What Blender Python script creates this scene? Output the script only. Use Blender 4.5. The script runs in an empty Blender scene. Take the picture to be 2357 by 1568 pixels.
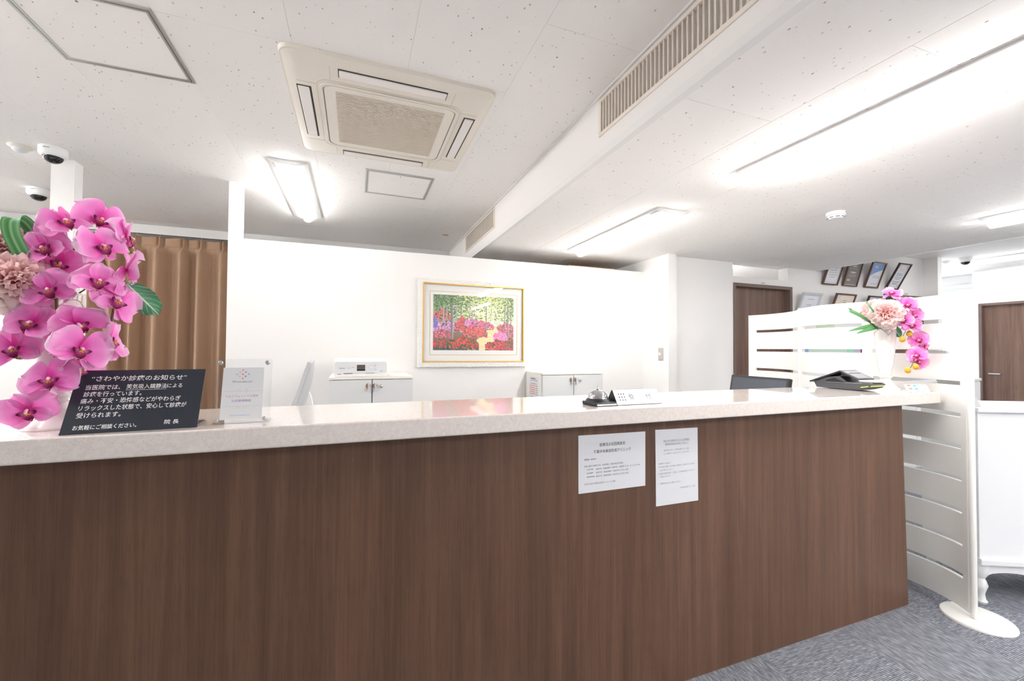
import bpy, bmesh, math, random
from mathutils import Vector, Matrix
random.seed(7)
S = bpy.context.scene
COL = S.collection

# ------------------------------------------------------------------ camera
YAW, PITCH, ROLL = math.radians(20.42685), math.radians(1.11563), math.radians(0.37749)
fw = Vector((math.sin(YAW), math.cos(YAW), 0)); rt = Vector((math.cos(YAW), -math.sin(YAW), 0)); up = Vector((0, 0, 1))
f2 = math.cos(PITCH) * fw + math.sin(PITCH) * up
u2 = math.cos(PITCH) * up - math.sin(PITCH) * fw
r3 = math.cos(ROLL) * rt + math.sin(ROLL) * u2
u3 = math.cos(ROLL) * u2 - math.sin(ROLL) * rt
EYE = Vector((0, 0, 1.325))
cd = bpy.data.cameras.new('camera'); cam = bpy.data.objects.new('camera', cd); COL.objects.link(cam)
cam.matrix_world = Matrix(((r3.x, u3.x, -f2.x, EYE.x), (r3.y, u3.y, -f2.y, EYE.y), (r3.z, u3.z, -f2.z, EYE.z), (0, 0, 0, 1)))
cd.sensor_fit = 'HORIZONTAL'; cd.sensor_width = 36.0; cd.lens = 963.88 / 2357 * 36.0
cd.clip_start = 0.05; cd.clip_end = 100
S.camera = cam

# ------------------------------------------------------------------ world, exposure
w = bpy.data.worlds.new('outside'); S.world = w; w.use_nodes = True
w.node_tree.nodes['Background'].inputs[0].default_value = (0.86, 0.93, 1.0, 1)
w.node_tree.nodes['Background'].inputs[1].default_value = 1.6
vs = S.view_settings
vs.view_transform = 'Standard'; vs.look = 'None'; vs.exposure = 2.56; vs.gamma = 1.0; vs.use_curve_mapping = False
LAMP = 17.0            # radiance of the tubes of every ceiling lamp
S.cycles.use_denoising = True
S.cycles.use_adaptive_sampling = True; S.cycles.adaptive_threshold = 0.05; S.cycles.use_light_tree = False
S.cycles.max_bounces = 6; S.cycles.diffuse_bounces = 4; S.cycles.glossy_bounces = 3
S.cycles.transmission_bounces = 4; S.cycles.transparent_max_bounces = 8
S.cycles.caustics_reflective = False; S.cycles.caustics_refractive = False
S.cycles.sample_clamp_indirect = 6.0

# ------------------------------------------------------------------ helpers
def srgb(r, g, b):
    f = lambda c: (c / 255 / 12.92) if c / 255 <= 0.04045 else ((c / 255 + 0.055) / 1.055) ** 2.4
    return (f(r), f(g), f(b), 1)
MATS = {}
def mat(name, col=(.8, .8, .8, 1), rough=.5, metal=0, spec=.5, emit=None, estr=0, trans=0, alpha=1, coat=0, ior=1.45):
    if name in MATS: return MATS[name]
    m = bpy.data.materials.new(name); m.use_nodes = True
    b = m.node_tree.nodes['Principled BSDF']
    b.inputs['Base Color'].default_value = col; b.inputs['Roughness'].default_value = rough
    b.inputs['Metallic'].default_value = metal; b.inputs['Specular IOR Level'].default_value = spec
    b.inputs['Transmission Weight'].default_value = trans; b.inputs['Alpha'].default_value = alpha
    b.inputs['Coat Weight'].default_value = coat; b.inputs['IOR'].default_value = ior
    if emit: b.inputs['Emission Color'].default_value = emit; b.inputs['Emission Strength'].default_value = estr
    MATS[name] = m
    return m
class NT:                                      # tiny node-building shorthand
    def __init__(s, m): s.t = m.node_tree; s.b = s.t.nodes['Principled BSDF']
    def n(s, typ, ins=None, **kw):
        o = s.t.nodes.new(typ)
        for k, v in kw.items(): setattr(o, k, v)
        for k, v in (ins or {}).items():
            if hasattr(v, 'is_linked') or isinstance(v, bpy.types.NodeSocket): s.t.links.new(v, o.inputs[k])
            else: o.inputs[k].default_value = v
        return o
    def ramp(s, fac, stops, interp='LINEAR'):
        o = s.t.nodes.new('ShaderNodeValToRGB'); o.color_ramp.interpolation = interp
        e = o.color_ramp.elements
        while len(e) < len(stops): e.new(.5)
        for i, (p, c) in enumerate(stops): e[i].position = p; e[i].color = c
        s.t.links.new(fac, o.inputs[0]); return o.outputs[0]
    def mix(s, fac, a, b, mode='MIX'):
        o = s.t.nodes.new('ShaderNodeMix'); o.data_type = 'RGBA'; o.blend_type = mode
        for v, i in ((fac, 0), (a, 6), (b, 7)):
            if isinstance(v, bpy.types.NodeSocket): s.t.links.new(v, o.inputs[i])
            else: o.inputs[i].default_value = v
        return o.outputs[2]
    def out(s, sock, to): s.t.links.new(sock, s.b.inputs[to])
    def bump(s, h, strength=.2, dist=.002):
        o = s.n('ShaderNodeBump', {'Height': h, 'Strength': strength, 'Distance': dist}); s.out(o.outputs[0], 'Normal')

class MB:
    def __init__(s): s.v = []; s.f = []; s.c = []
    def add(s, vs, fs, M=None, col=None):
        k = len(s.v)
        s.v += [tuple(M @ Vector(p)) if M else tuple(p) for p in vs]
        s.f += [tuple(i + k for i in f) for f in fs]
        if col is not None: s.c += (col if isinstance(col, list) else [col] * len(vs))
        return s
    def box(s, x0, x1, y0, y1, z0, z1, M=None, col=None):
        vs = [(x0, y0, z0), (x1, y0, z0), (x1, y1, z0), (x0, y1, z0), (x0, y0, z1), (x1, y0, z1), (x1, y1, z1), (x0, y1, z1)]
        return s.hexa(vs, M, col)
    def hexa(s, vs, M=None, col=None):
        return s.add(vs, [(3, 2, 1, 0), (4, 5, 6, 7), (0, 1, 5, 4), (1, 2, 6, 5), (2, 3, 7, 6), (3, 0, 4, 7)], M, col)
    def prism(s, poly, a, b, axis='z', M=None):
        def P(u, v, t): return {'z': (u, v, t), 'y': (u, t, v), 'x': (t, u, v)}[axis]
        n = len(poly)
        vs = [P(u, v, a) for u, v in poly] + [P(u, v, b) for u, v in poly]
        fs = [tuple(range(n - 1, -1, -1)), tuple(range(n, 2 * n))] + [(i, (i + 1) % n, n + (i + 1) % n, n + i) for i in range(n)]
        return s.add(vs, fs, M)
    def lathe(s, prof, n=28, M=None, caps=True):
        vs = []; fs = []
        for r, z in prof:
            for i in range(n):
                a = 2 * math.pi * i / n; vs.append((r * math.cos(a), r * math.sin(a), z))
        for j in range(len(prof) - 1):
            for i in range(n):
                fs.append((j * n + i, j * n + (i + 1) % n, (j + 1) * n + (i + 1) % n, (j + 1) * n + i))
        if caps:
            if prof[0][0] > 1e-6: fs.append(tuple(range(n - 1, -1, -1)))
            if prof[-1][0] > 1e-6: fs.append(tuple(range((len(prof) - 1) * n, len(prof) * n)))
        return s.add(vs, fs, M)
    def tube(s, pts, r, n=8, M=None):
        pts = [Vector(p) for p in pts]; rs = r if isinstance(r, (list, tuple)) else [r] * len(pts)
        vs = []; fs = []; prev = None
        for i, p in enumerate(pts):
            d = (pts[min(i + 1, len(pts) - 1)] - pts[max(i - 1, 0)]).normalized()
            a = prev if prev is not None else (Vector((0, 0, 1)) if abs(d.z) < .9 else Vector((1, 0, 0)))
            a = (a - d * a.dot(d)).normalized(); b = d.cross(a); prev = a
            for k in range(n):
                t = 2 * math.pi * k / n; vs.append(p + (a * math.cos(t) + b * math.sin(t)) * rs[i])
        for i in range(len(pts) - 1):
            for k in range(n): fs.append((i * n + k, i * n + (k + 1) % n, (i + 1) * n + (k + 1) % n, (i + 1) * n + k))
        fs += [tuple(range(n - 1, -1, -1)), tuple(range((len(pts) - 1) * n, len(pts) * n))]
        return s.add(vs, fs, M)
    def ball(s, c, rx, ry=None, rz=None, nu=14, nv=9, M=None):
        ry = ry or rx; rz = rz or rx
        pr = [(max(math.sin(math.pi * j / nv), 0 if 0 < j < nv else 1e-4), -math.cos(math.pi * j / nv)) for j in range(nv + 1)]
        T = Matrix.Translation(c) @ Matrix.Diagonal((rx, ry, rz, 1))
        return s.lathe(pr, nu, (M @ T) if M else T)
    def grid(s, fn, nu, nv, col=None, M=None):
        vs = []; cs = []
        for j in range(nv + 1):
            for i in range(nu + 1):
                vs.append(fn(i / nu, j / nv))
                if col: cs.append(col(i / nu, j / nv))
        fs = [(j * (nu + 1) + i, j * (nu + 1) + i + 1, (j + 1) * (nu + 1) + i + 1, (j + 1) * (nu + 1) + i) for j in range(nv) for i in range(nu)]
        return s.add(vs, fs, M, cs if col else None)
    def mesh(s, name, m=None, smooth=0, recalc=True):
        me = bpy.data.meshes.new(name); me.from_pydata(s.v, [], s.f)
        if recalc:
            bm = bmesh.new(); bm.from_mesh(me); bmesh.ops.recalc_face_normals(bm, faces=bm.faces); bm.to_mesh(me); bm.free()
        if s.c and len(s.c) == len(s.v):
            a = me.color_attributes.new('Col', 'FLOAT_COLOR', 'POINT')
            a.data.foreach_set('color', [x for c in s.c for x in c])
        if m: me.materials.append(m)
        if smooth:
            me.polygons.foreach_set('use_smooth', [True] * len(me.polygons))
            me.set_sharp_from_angle(angle=math.radians(smooth))
        return me
    def build(s, name, m=None, parent=None, smooth=0, bevel=0, world=True, recalc=True, seg=2):
        """world=True: the verts are world coordinates and get shifted into the parent's frame"""
        if world and parent is not None:
            L = WORLD.get(parent.name, Vector((0, 0, 0)))
            s.v = [(x - L.x, y - L.y, z - L.z) for x, y, z in s.v]
        o = bpy.data.objects.new(name, s.mesh(name, m, smooth, recalc)); COL.objects.link(o)
        if parent is not None: o.parent = parent; WORLD[o.name] = WORLD.get(parent.name, Vector((0, 0, 0)))
        if bevel:
            b = o.modifiers.new('bevel', 'BEVEL'); b.width = bevel; b.segments = seg; b.limit_method = 'ANGLE'
        return o
WORLD = {}
def thing(name, label, cat, loc=(0, 0, 0), group=None, rotz=0):
    o = bpy.data.objects.new(name, None); COL.objects.link(o); o.location = loc; o.rotation_euler = (0, 0, rotz)
    o.empty_display_size = .05; WORLD[o.name] = Vector(loc)
    o['label'] = label; o['category'] = cat
    if group: o['group'] = group
    return o
def tag(o, label, cat, group=None):
    o['label'] = label; o['category'] = cat
    if group: o['group'] = group
    return o
def struct(o, label=None):
    o['kind'] = 'structure'
    if label: o['label'] = label
    return o
def inst(me, name, parent, M=None):
    o = bpy.data.objects.new(name, me); COL.objects.link(o); o.parent = parent
    if M is not None: o.matrix_basis = M
    WORLD[o.name] = WORLD.get(parent.name, Vector((0, 0, 0))) if parent else Vector((0, 0, 0))
    return o
def frame(o, x, y, z=None):                     # matrix from origin and axes
    x = Vector(x).normalized(); y = Vector(y); y = (y - x * y.dot(x)).normalized(); z = x.cross(y)
    return Matrix(((x.x, y.x, z.x, o[0]), (x.y, y.y, z.y, o[1]), (x.z, y.z, z.z, o[2]), (0, 0, 0, 1)))
def rrect(x0, x1, y0, y1, r, n=5):
    p = []
    for cx, cy, a in ((x1 - r, y1 - r, 0), (x0 + r, y1 - r, 90), (x0 + r, y0 + r, 180), (x1 - r, y0 + r, 270)):
        for i in range(n + 1):
            t = math.radians(a + 90 * i / n); p.append((cx + r * math.cos(t), cy + r * math.sin(t)))
    return p
def ring(mb, outer, inner, z0, z1, M=None):     # flat frame between two equal-count outlines
    n = len(outer)
    vs = [(x, y, z0) for x, y in outer] + [(x, y, z0) for x, y in inner] + [(x, y, z1) for x, y in outer] + [(x, y, z1) for x, y in inner]
    fs = []
    for i in range(n):
        j = (i + 1) % n
        fs += [(i, j, n + j, n + i), (2 * n + i, 3 * n + i, 3 * n + j, 2 * n + j), (i, 2 * n + i, 2 * n + j, j), (n + i, n + j, 3 * n + j, 3 * n + i)]
    mb.add(vs, fs, M); return mb
# ------------------------------------------------------------------ materials
def wall_mat(name, col, bump=.12):
    return mat(name, col, .75, spec=.25)
M_WALL = wall_mat('wallpaper', srgb(246, 244, 242))
M_TRIM = mat('trim_white', srgb(238, 237, 235), .45)
M_SOFFIT = wall_mat('soffit_paper', srgb(243, 240, 237))
def ceiling_mat():
    m = mat('rock_wool_tile', srgb(248, 245, 242), .9, spec=.1); t = NT(m)
    g = t.n('ShaderNodeNewGeometry')
    mp = t.n('ShaderNodeMapping', {'Vector': g.outputs['Position'], 'Scale': (58.0, 34.0, 1.0), 'Rotation': (0, 0, .35)})
    wob = t.n('ShaderNodeTexNoise', {'Vector': mp.outputs[0], 'Scale': 1.3, 'Detail': 3.0})
    sh = t.n('ShaderNodeMix', data_type='VECTOR'); sh.inputs[0].default_value = .35
    t.t.links.new(mp.outputs[0], sh.inputs[4]); t.t.links.new(wob.outputs['Color'], sh.inputs[5])
    v = t.n('ShaderNodeTexVoronoi', {'Vector': mp.outputs[0], 'Scale': 1.0, 'Randomness': 1.0})
    sep = t.n('ShaderNodeSeparateColor', {'Color': v.outputs['Color']})
    # radius of each fleck differs; only some cells carry one
    thr = t.n('ShaderNodeMath', {0: sep.outputs[0], 1: -.12}, operation='ADD')
    thr2 = t.n('ShaderNodeMath', {0: thr.outputs[0], 1: .25}, operation='MULTIPLY')
    wv = t.n('ShaderNodeMath', {0: wob.outputs[0], 1: .28}, operation='MULTIPLY')
    d = t.n('ShaderNodeMath', {0: v.outputs['Distance'], 1: wv.outputs[0]}, operation='ADD')
    d2 = t.n('ShaderNodeMath', {0: d.outputs[0], 1: -.10}, operation='ADD')
    lt = t.n('ShaderNodeMath', {0: thr2.outputs[0], 1: d2.outputs[0]}, operation='SUBTRACT')
    fl = t.n('ShaderNodeMapRange', {0: lt.outputs[0], 1: .0, 2: .03, 3: 0.0, 4: 1.0})
    shade = t.ramp(sep.outputs[1], [(0, srgb(150, 137, 118)), (.5, srgb(188, 178, 165)), (1, srgb(212, 205, 196))])
    t.out(t.mix(fl.outputs[0], srgb(248, 245, 242), shade), 'Base Color')
    n2 = t.n('ShaderNodeTexNoise', {'Vector': g.outputs['Position'], 'Scale': 260.0, 'Detail': 2.0})
    hh = t.n('ShaderNodeMath', {0: n2.outputs[0], 1: fl.outputs[0]}, operation='SUBTRACT')
    t.bump(hh.outputs[0], .25, .001); return m
M_CEIL = ceiling_mat()
def wood_mat(name, stops, zs=.85, rough=.42, dark=.11, scale=1.0):
    m = mat(name, stops[1], rough, spec=.4); t = NT(m)
    g = t.n('ShaderNodeNewGeometry')
    a = t.n('ShaderNodeMapping', {'Vector': g.outputs['Position'], 'Scale': (17 * scale, 17 * scale, zs)})
    n1 = t.n('ShaderNodeTexNoise', {'Vector': a.outputs[0], 'Scale': 1.0, 'Detail': 5.0, 'Roughness': .62, 'Distortion': .5})
    b = t.n('ShaderNodeMapping', {'Vector': g.outputs['Position'], 'Scale': (120 * scale, 120 * scale, 1.6)})
    n2 = t.n('ShaderNodeTexNoise', {'Vector': b.outputs[0], 'Scale': 1.0, 'Detail': 4.0, 'Roughness': .6, 'Distortion': .3})
    c = t.n('ShaderNodeMapping', {'Vector': g.outputs['Position'], 'Scale': (420 * scale, 420 * scale, 14)})
    n3 = t.n('ShaderNodeTexNoise', {'Vector': c.outputs[0], 'Scale': 1.0, 'Detail': 2.0})
    base = t.ramp(n1.outputs[0], [(.28, stops[0]), (.5, stops[1]), (.72, stops[2])])
    gr = t.ramp(n2.outputs[0], [(.36, (1 - dark,) * 3 + (1,)), (.52, (1, 1, 1, 1)), (.7, (1.12, 1.1, 1.08, 1))])
    col = t.mix(1.0, base, gr, 'MULTIPLY')
    po = t.ramp(n3.outputs[0], [(.36, (.82, .80, .78, 1)), (.46, (1, 1, 1, 1))])
    t.out(t.mix(.75, col, po, 'MULTIPLY'), 'Base Color')
    t.bump(n3.outputs[0], .12, .0006); return m
M_WOOD = wood_mat('walnut_laminate', [srgb(96, 70, 56), srgb(111, 82, 66), srgb(127, 95, 76)])
M_DOOR = wood_mat('walnut_door', [srgb(96, 72, 62), srgb(118, 92, 80), srgb(134, 106, 92)])
M_DFRAME = mat('door_frame_brown', srgb(118, 98, 90), .5)
M_DDARK = mat('door_reveal_brown', srgb(84, 62, 54), .55)
def stone_mat():
    m = mat('speckled_solid_surface', srgb(226, 216, 208), .10, spec=.6, coat=.5); t = NT(m)
    g = t.n('ShaderNodeNewGeometry')
    n1 = t.n('ShaderNodeTexNoise', {'Vector': g.outputs['Position'], 'Scale': 95.0, 'Detail': 5.0, 'Roughness': .7})
    base = t.ramp(n1.outputs[0], [(.3, srgb(233, 221, 212)), (.5, srgb(241, 231, 224)), (.72, srgb(247, 240, 234))])
    v = t.n('ShaderNodeTexVoronoi', {'Vector': g.outputs['Position'], 'Scale': 330.0})
    sp = t.n('ShaderNodeSeparateColor', {'Color': v.outputs['Color']})
    k = t.n('ShaderNodeMath', {0: sp.outputs[0], 1: .82}, operation='GREATER_THAN')
    r = t.n('ShaderNodeMath', {0: v.outputs['Distance'], 1: .30}, operation='LESS_THAN')
    kk = t.n('ShaderNodeMath', {0: k.outputs[0], 1: r.outputs[0]}, operation='MULTIPLY')
    shade = t.ramp(sp.outputs[1], [(0, srgb(206, 184, 164)), (1, srgb(224, 211, 200))])
    t.out(t.mix(kk.outputs[0], base, shade), 'Base Color'); return m
M_STONE = stone_mat()
def carpet_mat():
    m = mat('ribbed_carpet', srgb(140, 142, 150), .95, spec=.05); t = NT(m)
    tc = t.n('ShaderNodeTexCoord')
    sx = t.n('ShaderNodeSeparateXYZ', {'Vector': tc.outputs['Object']})
    ph = t.n('ShaderNodeMath', {0: sx.outputs[0], 1: 2 * math.pi / .0062}, operation='MULTIPLY')
    n0 = t.n('ShaderNodeTexNoise', {'Vector': tc.outputs['Object'], 'Scale': 120.0, 'Detail': 2.0})
    j = t.n('ShaderNodeMath', {0: n0.outputs[0], 1: 1.6}, operation='MULTIPLY')
    ph2 = t.n('ShaderNodeMath', {0: ph.outputs[0], 1: j.outputs[0]}, operation='ADD')
    sn = t.n('ShaderNodeMath', {0: ph2.outputs[0]}, operation='SINE')
    mp = t.n('ShaderNodeMapping', {'Vector': tc.outputs['Object'], 'Scale': (150.0, 34.0, 1.0)})
    oi = t.n('ShaderNodeObjectInfo')
    n1 = t.n('ShaderNodeTexNoise', {'Vector': mp.outputs[0], 'Scale': 1.0, 'Detail': 3.0, 'W': oi.outputs['Random']}, noise_dimensions='4D')
    colr = t.ramp(n1.outputs[0], [(.25, srgb(112, 114, 121)), (.5, srgb(150, 153, 162)), (.75, srgb(196, 199, 208))])
    dk = t.n('ShaderNodeMapRange', {0: sn.outputs[0], 1: -1.0, 2: -.1, 3: .42, 4: 1.0})
    t.out(t.mix(1.0, colr, dk.outputs[0], 'MULTIPLY'), 'Base Color')
    t.bump(sn.outputs[0], .6, .0016); return m
M_CARPET = carpet_mat()
M_WHITE = mat('white_plastic', srgb(243, 243, 242), .4)
M_SCREEN = mat('white_screen_board', srgb(244, 243, 239), .42)
M_CHEST = mat('white_lacquer', srgb(240, 241, 243), .3)
M_AC = mat('cream_plastic', srgb(238, 231, 219), .45)
M_ACG = mat('cream_grille', srgb(228, 219, 203), .5)
M_DARK = mat('gap_shade', srgb(60, 56, 52), .8)
M_VENTD = mat('duct_grey', srgb(70, 66, 62), .8)
M_VENT = mat('grille_cream', srgb(236, 226, 214), .5)
M_SLAT = mat('grille_slat', srgb(222, 213, 202), .5)
M_ALU = mat('satin_aluminium', srgb(205, 206, 204), .35, metal=.7)
M_BLACK = mat('black_acrylic', srgb(52, 57, 66), .24, spec=.5)
M_BLACKP = mat('black_plastic', srgb(48, 49, 52), .42)
M_DGREY = mat('dark_grey_plastic', srgb(74, 75, 79), .4)
M_CHROME = mat('chrome', srgb(215, 215, 217), .07, metal=1)
M_INKW = mat('white_ink', srgb(248, 248, 248), .5)
M_INK = mat('dark_ink', srgb(40, 40, 48), .7)
M_INKG = mat('grey_ink', srgb(138, 140, 148), .7)
M_INKL = mat('light_grey_ink', srgb(176, 178, 184), .7)
M_PAPER = mat('paper', srgb(236, 236, 242), .6, spec=.2)
M_LAM = mat('laminate_film', srgb(240, 241, 244), .2)
def pane_mat(name, tint, ior=1.5):               # thin clear sheet: see-through with a mirror-like sheen on its outer faces
    m = mat(name); t = NT(m)
    tr = t.n('ShaderNodeBsdfTransparent', {'Color': tint}); gs = t.n('ShaderNodeBsdfGlossy', {'Roughness': .02}); fr = t.n('ShaderNodeFresnel', {'IOR': ior})
    ge = t.n('ShaderNodeNewGeometry'); fb = t.n('ShaderNodeMath', {0: 1.0, 1: ge.outputs['Backfacing']}, operation='SUBTRACT'); k = t.n('ShaderNodeMath', {0: fr.outputs[0], 1: fb.outputs[0]}, operation='MULTIPLY')
    mx = t.n('ShaderNodeMixShader', {0: k.outputs[0], 1: tr.outputs[0], 2: gs.outputs[0]}); t.t.links.new(mx.outputs[0], t.t.nodes['Material Output'].inputs[0]); return m
M_ACRYL = pane_mat('clear_acrylic', (.985, .988, .99, 1))
M_GLASSD = mat('smoked_dome', srgb(28, 28, 30), .06, spec=.8)
def attr_mat(name, rough=.5, transl=0.0, spec=.4):
    m = mat(name, (1, 1, 1, 1), rough, spec=spec); t = NT(m)
    a = t.n('ShaderNodeAttribute', attribute_name='Col'); t.out(a.outputs['Color'], 'Base Color')
    if transl:
        tr = t.n('ShaderNodeBsdfTranslucent', {'Color': a.outputs['Color']})
        mx = t.n('ShaderNodeMixShader', {0: transl, 1: t.b.outputs[0], 2: tr.outputs[0]})
        t.t.links.new(mx.outputs[0], t.t.nodes['Material Output'].inputs[0])
    return m
M_PETAL = attr_mat('silk_petal', .55, .18, .25)
M_PEONY = attr_mat('silk_peony', .6, .52, .2)
M_LEAF = attr_mat('silk_leaf', .42, .12, .4)
M_PRINT = attr_mat('printed_colour', .55)
M_CERAM = mat('glazed_white_ceramic', srgb(243, 239, 235), .12, spec=.6, coat=.4)
M_PEARL = mat('pearl_lustre', srgb(226, 220, 216), .14, metal=.75)

# ------------------------------------------------------------------ the shell
ZU, ZL, ZT = 2.545, 2.245, 2.545
XB, XR = 1.10, 4.975
# floor base and carpet tiles
floor = struct(MB().box(-4.2, 9.5, -3.2, 7.0, -.06, -.006).build('floor', M_CARPET))
tile = MB().prism([(-.2495, -.2495), (.2495, -.2495), (.2495, .2495), (-.2495, .2495)], -.006, 0.0).mesh('carpet_tile', M_CARPET)
for i in range(-4, 9):
    for j in range(-5, 5):
        cx, cy = 1.165 + .25 + .5 * i, .9 + .25 + .5 * j
        o = inst(tile, 'carpet_tile', floor)
        o.location = (cx, cy, 0); o.rotation_euler = (0, 0, 0 if (i + j) % 2 == 0 else math.pi / 2)
# ceilings: a slab each with the tiles that can be told apart as children
def tiled_ceiling(x0, x1, y0, y1, z, gx, gy, label, zt):
    c = struct(MB().box(x0, x1, y0, y1, z + .010, zt).build('ceiling', M_SOFFIT), label)
    tm = {}
    i0 = math.floor((x0 - gx) / .455) - 1
    for i in range(i0, i0 + 30):
        a = max(gx + .455 * i, x0); b = min(gx + .455 * (i + 1), x1)
        if b - a < .03: continue
        off = 0 if i % 2 == 0 else .455
        for j in range(-12, 12):
            c0 = max(gy + off + .91 * j, y0); c1 = min(gy + off + .91 * (j + 1), y1)
            if c1 - c0 < .03: continue
            k = (round(b - a, 3), round(c1 - c0, 3))
            if k not in tm:
                hx, hy, e = k[0] / 2 - .0002, k[1] / 2 - .0002, .0012
                q = MB(); q.add([(-hx, -hy, .010), (hx, -hy, .010), (hx, hy, .010), (-hx, hy, .010),
                                 (-hx, -hy, .0009), (hx, -hy, .0009), (hx, hy, .0009), (-hx, hy, .0009),
                                 (-hx + e, -hy + e, 0), (hx - e, -hy + e, 0), (hx - e, hy - e, 0), (-hx + e, hy - e, 0)],
                                [(0, 1, 2, 3), (8, 11, 10, 9)] + [(p, (p + 1) % 4, 4 + (p + 1) % 4, 4 + p) for p in range(4)] + [(4 + p, 4 + (p + 1) % 4, 8 + (p + 1) % 4, 8 + p) for p in range(4)])
                tm[k] = q.mesh('ceiling_tile', M_CEIL)
            inst(tm[k], 'ceiling_tile', c).location = ((a + b) / 2, (c0 + c1) / 2, z)
    return c
tiled_ceiling(-4.2, XB, -3.2, 5.3, ZU, -.712, 1.863, 'speckled tile ceiling over the counter', 2.7)
tiled_ceiling(XB, 2.79, -3.2, 5.3, ZL, 1.10, 1.20, 'lower speckled tile ceiling right of the grille beam', 2.7)
tiled_ceiling(2.79, XR, -3.2, 3.29, ZL, 1.10, 1.20, 'lower speckled tile ceiling in front of the dark doors', 2.7)
struct(MB().box(XR, 9.5, -3.2, 7.0, ZT, 2.7).build('ceiling', M_SOFFIT), 'plain ceiling of the passage at right')
# beam face with two real openings behind the grilles
VENTS = [(.73, 1.73), (3.36, 4.355)]
bf = MB(); y = -3.2
for a, b in VENTS:
    bf.box(XB - .012, XB, y, a, ZL, ZU)
    bf.box(XB - .012, XB, a, b, ZL, 2.352); bf.box(XB - .012, XB, a, b, 2.522, ZU); y = b
bf.box(XB - .012, XB, y, 5.3, ZL, ZU)
struct(bf.build('wall_beam', M_SOFFIT), 'beam face carrying two air grilles')
struct(MB().box(XB - .020, XB + .012, -3.2, 5.3, ZL - .004, ZL + .030).build('trim_1', M_TRIM))
struct(MB().box(XB - .022, XB - .012, -3.2, 5.3, ZU - .012, ZU - .0005).build('trim_2', M_TRIM))
struct(MB().box(XR - .02, XR + .004, -3.2, 3.29, ZL - .003, ZL + .02).build('trim_3', M_TRIM))
# walls
struct(MB().box(-4.2, 2.79, 5.3, 5.4, 0, ZU).build('wall_back', M_WALL))
struct(MB().box(-4.3, -4.2, -3.2, 5.4, 0, 2.7).build('wall_left', M_WALL))
struct(MB().box(-4.3, 9.5, -3.3, -3.2, 0, 2.7).build('wall_front', M_WALL))
struct(MB().box(-4.2, 2.79, 5.19, 5.3, 2.462, ZU - .001).build('trim_4', M_TRIM))
struct(MB().box(-.89, 2.79, 3.593, 3.70, 0, 2.130).box(-.89, -.815, 3.593, 3.70, 2.130, ZU).build('wall_partition', M_WALL), 'white partition wall behind the counter')
struct(MB().box(-1.87, -1.752, 3.573, 3.664, 0, ZU).build('wall_column', M_WALL), 'slim white column left of the curtain')
struct(MB().box(2.79, 2.885, 3.215, 5.3, 0, ZL).build('wall_wing', M_WALL), 'wing wall with the light switch')
wd = MB()
wd.box(2.885, 3.69, 3.29, 3.40, 0, ZT).box(3.69, 4.50, 3.29, 3.40, 2.033, 2.100).box(4.50, 4.56, 3.29, 3.40, 2.033, ZT)
wd.box(3.69, 4.50, 3.29, 3.40, ZL, ZT).box(4.56, 6.20, 3.29, 3.40, 0, ZT).box(6.20, 7.02, 3.29, 3.40, 2.045, ZT)
struct(wd.build('wall_doors', M_WALL), 'wall with the dark doors and framed certificates')
struct(MB().box(7.02, 7.11, 3.13, 6.9, 0, ZT).build('wall_return', M_WALL))
struct(MB().box(2.885, 7.02, 5.3, 5.4, 0, ZT).box(2.885, 7.02, 3.401, 5.3, 2.500, 2.544).build('wall_room', M_WALL))
rw = MB(); rw.box(8.80, 9.15, -3.2, 2.60, 0, ZT).box(8.80, 9.15, 2.60, 3.455, 2.048, ZT).box(8.80, 9.15, 3.455, 3.52, 0, ZT)
rw.box(8.95, 9.15, 2.60, 3.455, 0, 2.048)
struct(rw.build('wall_right', M_WALL))
struct(MB().box(9.15, 9.25, 3.52, 6.9, 0, .95).box(9.15, 9.25, 3.52, 6.9, 2.40, ZT).box(9.15, 9.25, 3.52, 3.60, .95, 2.40).box(9.15, 9.25, 6.2, 6.9, .95, 2.40).box(7.11, 9.25, 6.9, 7.0, 0, ZT).build('wall_window', M_WALL))

# ------------------------------------------------------------------ ceiling lamps, some added out of view
def tube_mat(k):                                # lamps of differing output
    return mat('lamp_lens_%03d' % round(k * 100), (1, 1, 1, 1), .5, emit=(1, .988, .975, 1), estr=LAMP * k)
def lamp(x0, x1, y0, y1, z, label, k=1.0, lens_w=.07):
    xc = (x0 + x1) / 2
    t = thing('ceiling_lamp', label, 'lamp', (xc, (y0 + y1) / 2, z), 'long ceiling lamps')
    b = MB(); h = (x1 - x0) / 2
    prof = [(-h, 0), (h, 0), (h, -.008), (lens_w / 2 + .012, -.030), (-lens_w / 2 - .012, -.030), (-h, -.008)]
    b.prism([(xc + u, z + v) for u, v in prof], y0, y1, 'y').build('base', M_WHITE, t, bevel=.002)
    p = [(lens_w / 2, -.029)] + [(lens_w / 2 * math.cos(a), -.035 - .026 * math.sin(a)) for a in [math.pi * k / 8 for k in range(9)]] + [(-lens_w / 2, -.029)]
    MB().prism([(xc + u, z + v) for u, v in p], y0 + .012, y1 - .012, 'y').build('lens', tube_mat(k), t, smooth=40)
    MB().box(x0 + .02, x0 + .05, y0 + .03, y0 + .10, z - .0195, z - .008).build('sensor_plate', M_ALU, t)
    return t
lamp(-.548, -.314, 3.05, 4.29, ZU, 'ceiling lamp in front of the brown curtain, left of the air conditioner', 0.48)
lamp(1.816, 2.068, .36, 1.597, ZL, 'large ceiling lamp at upper right, cut by the right photo edge', 0.85)
lamp(1.816, 2.068, 2.19, 3.43, ZL, 'ceiling lamp in line with the partition, left of the smoke detector', 0.44)
lamp(4.01, 4.258, .33, 1.57, ZL, 'ceiling lamp at the right photo edge above the white screen', .75)
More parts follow.
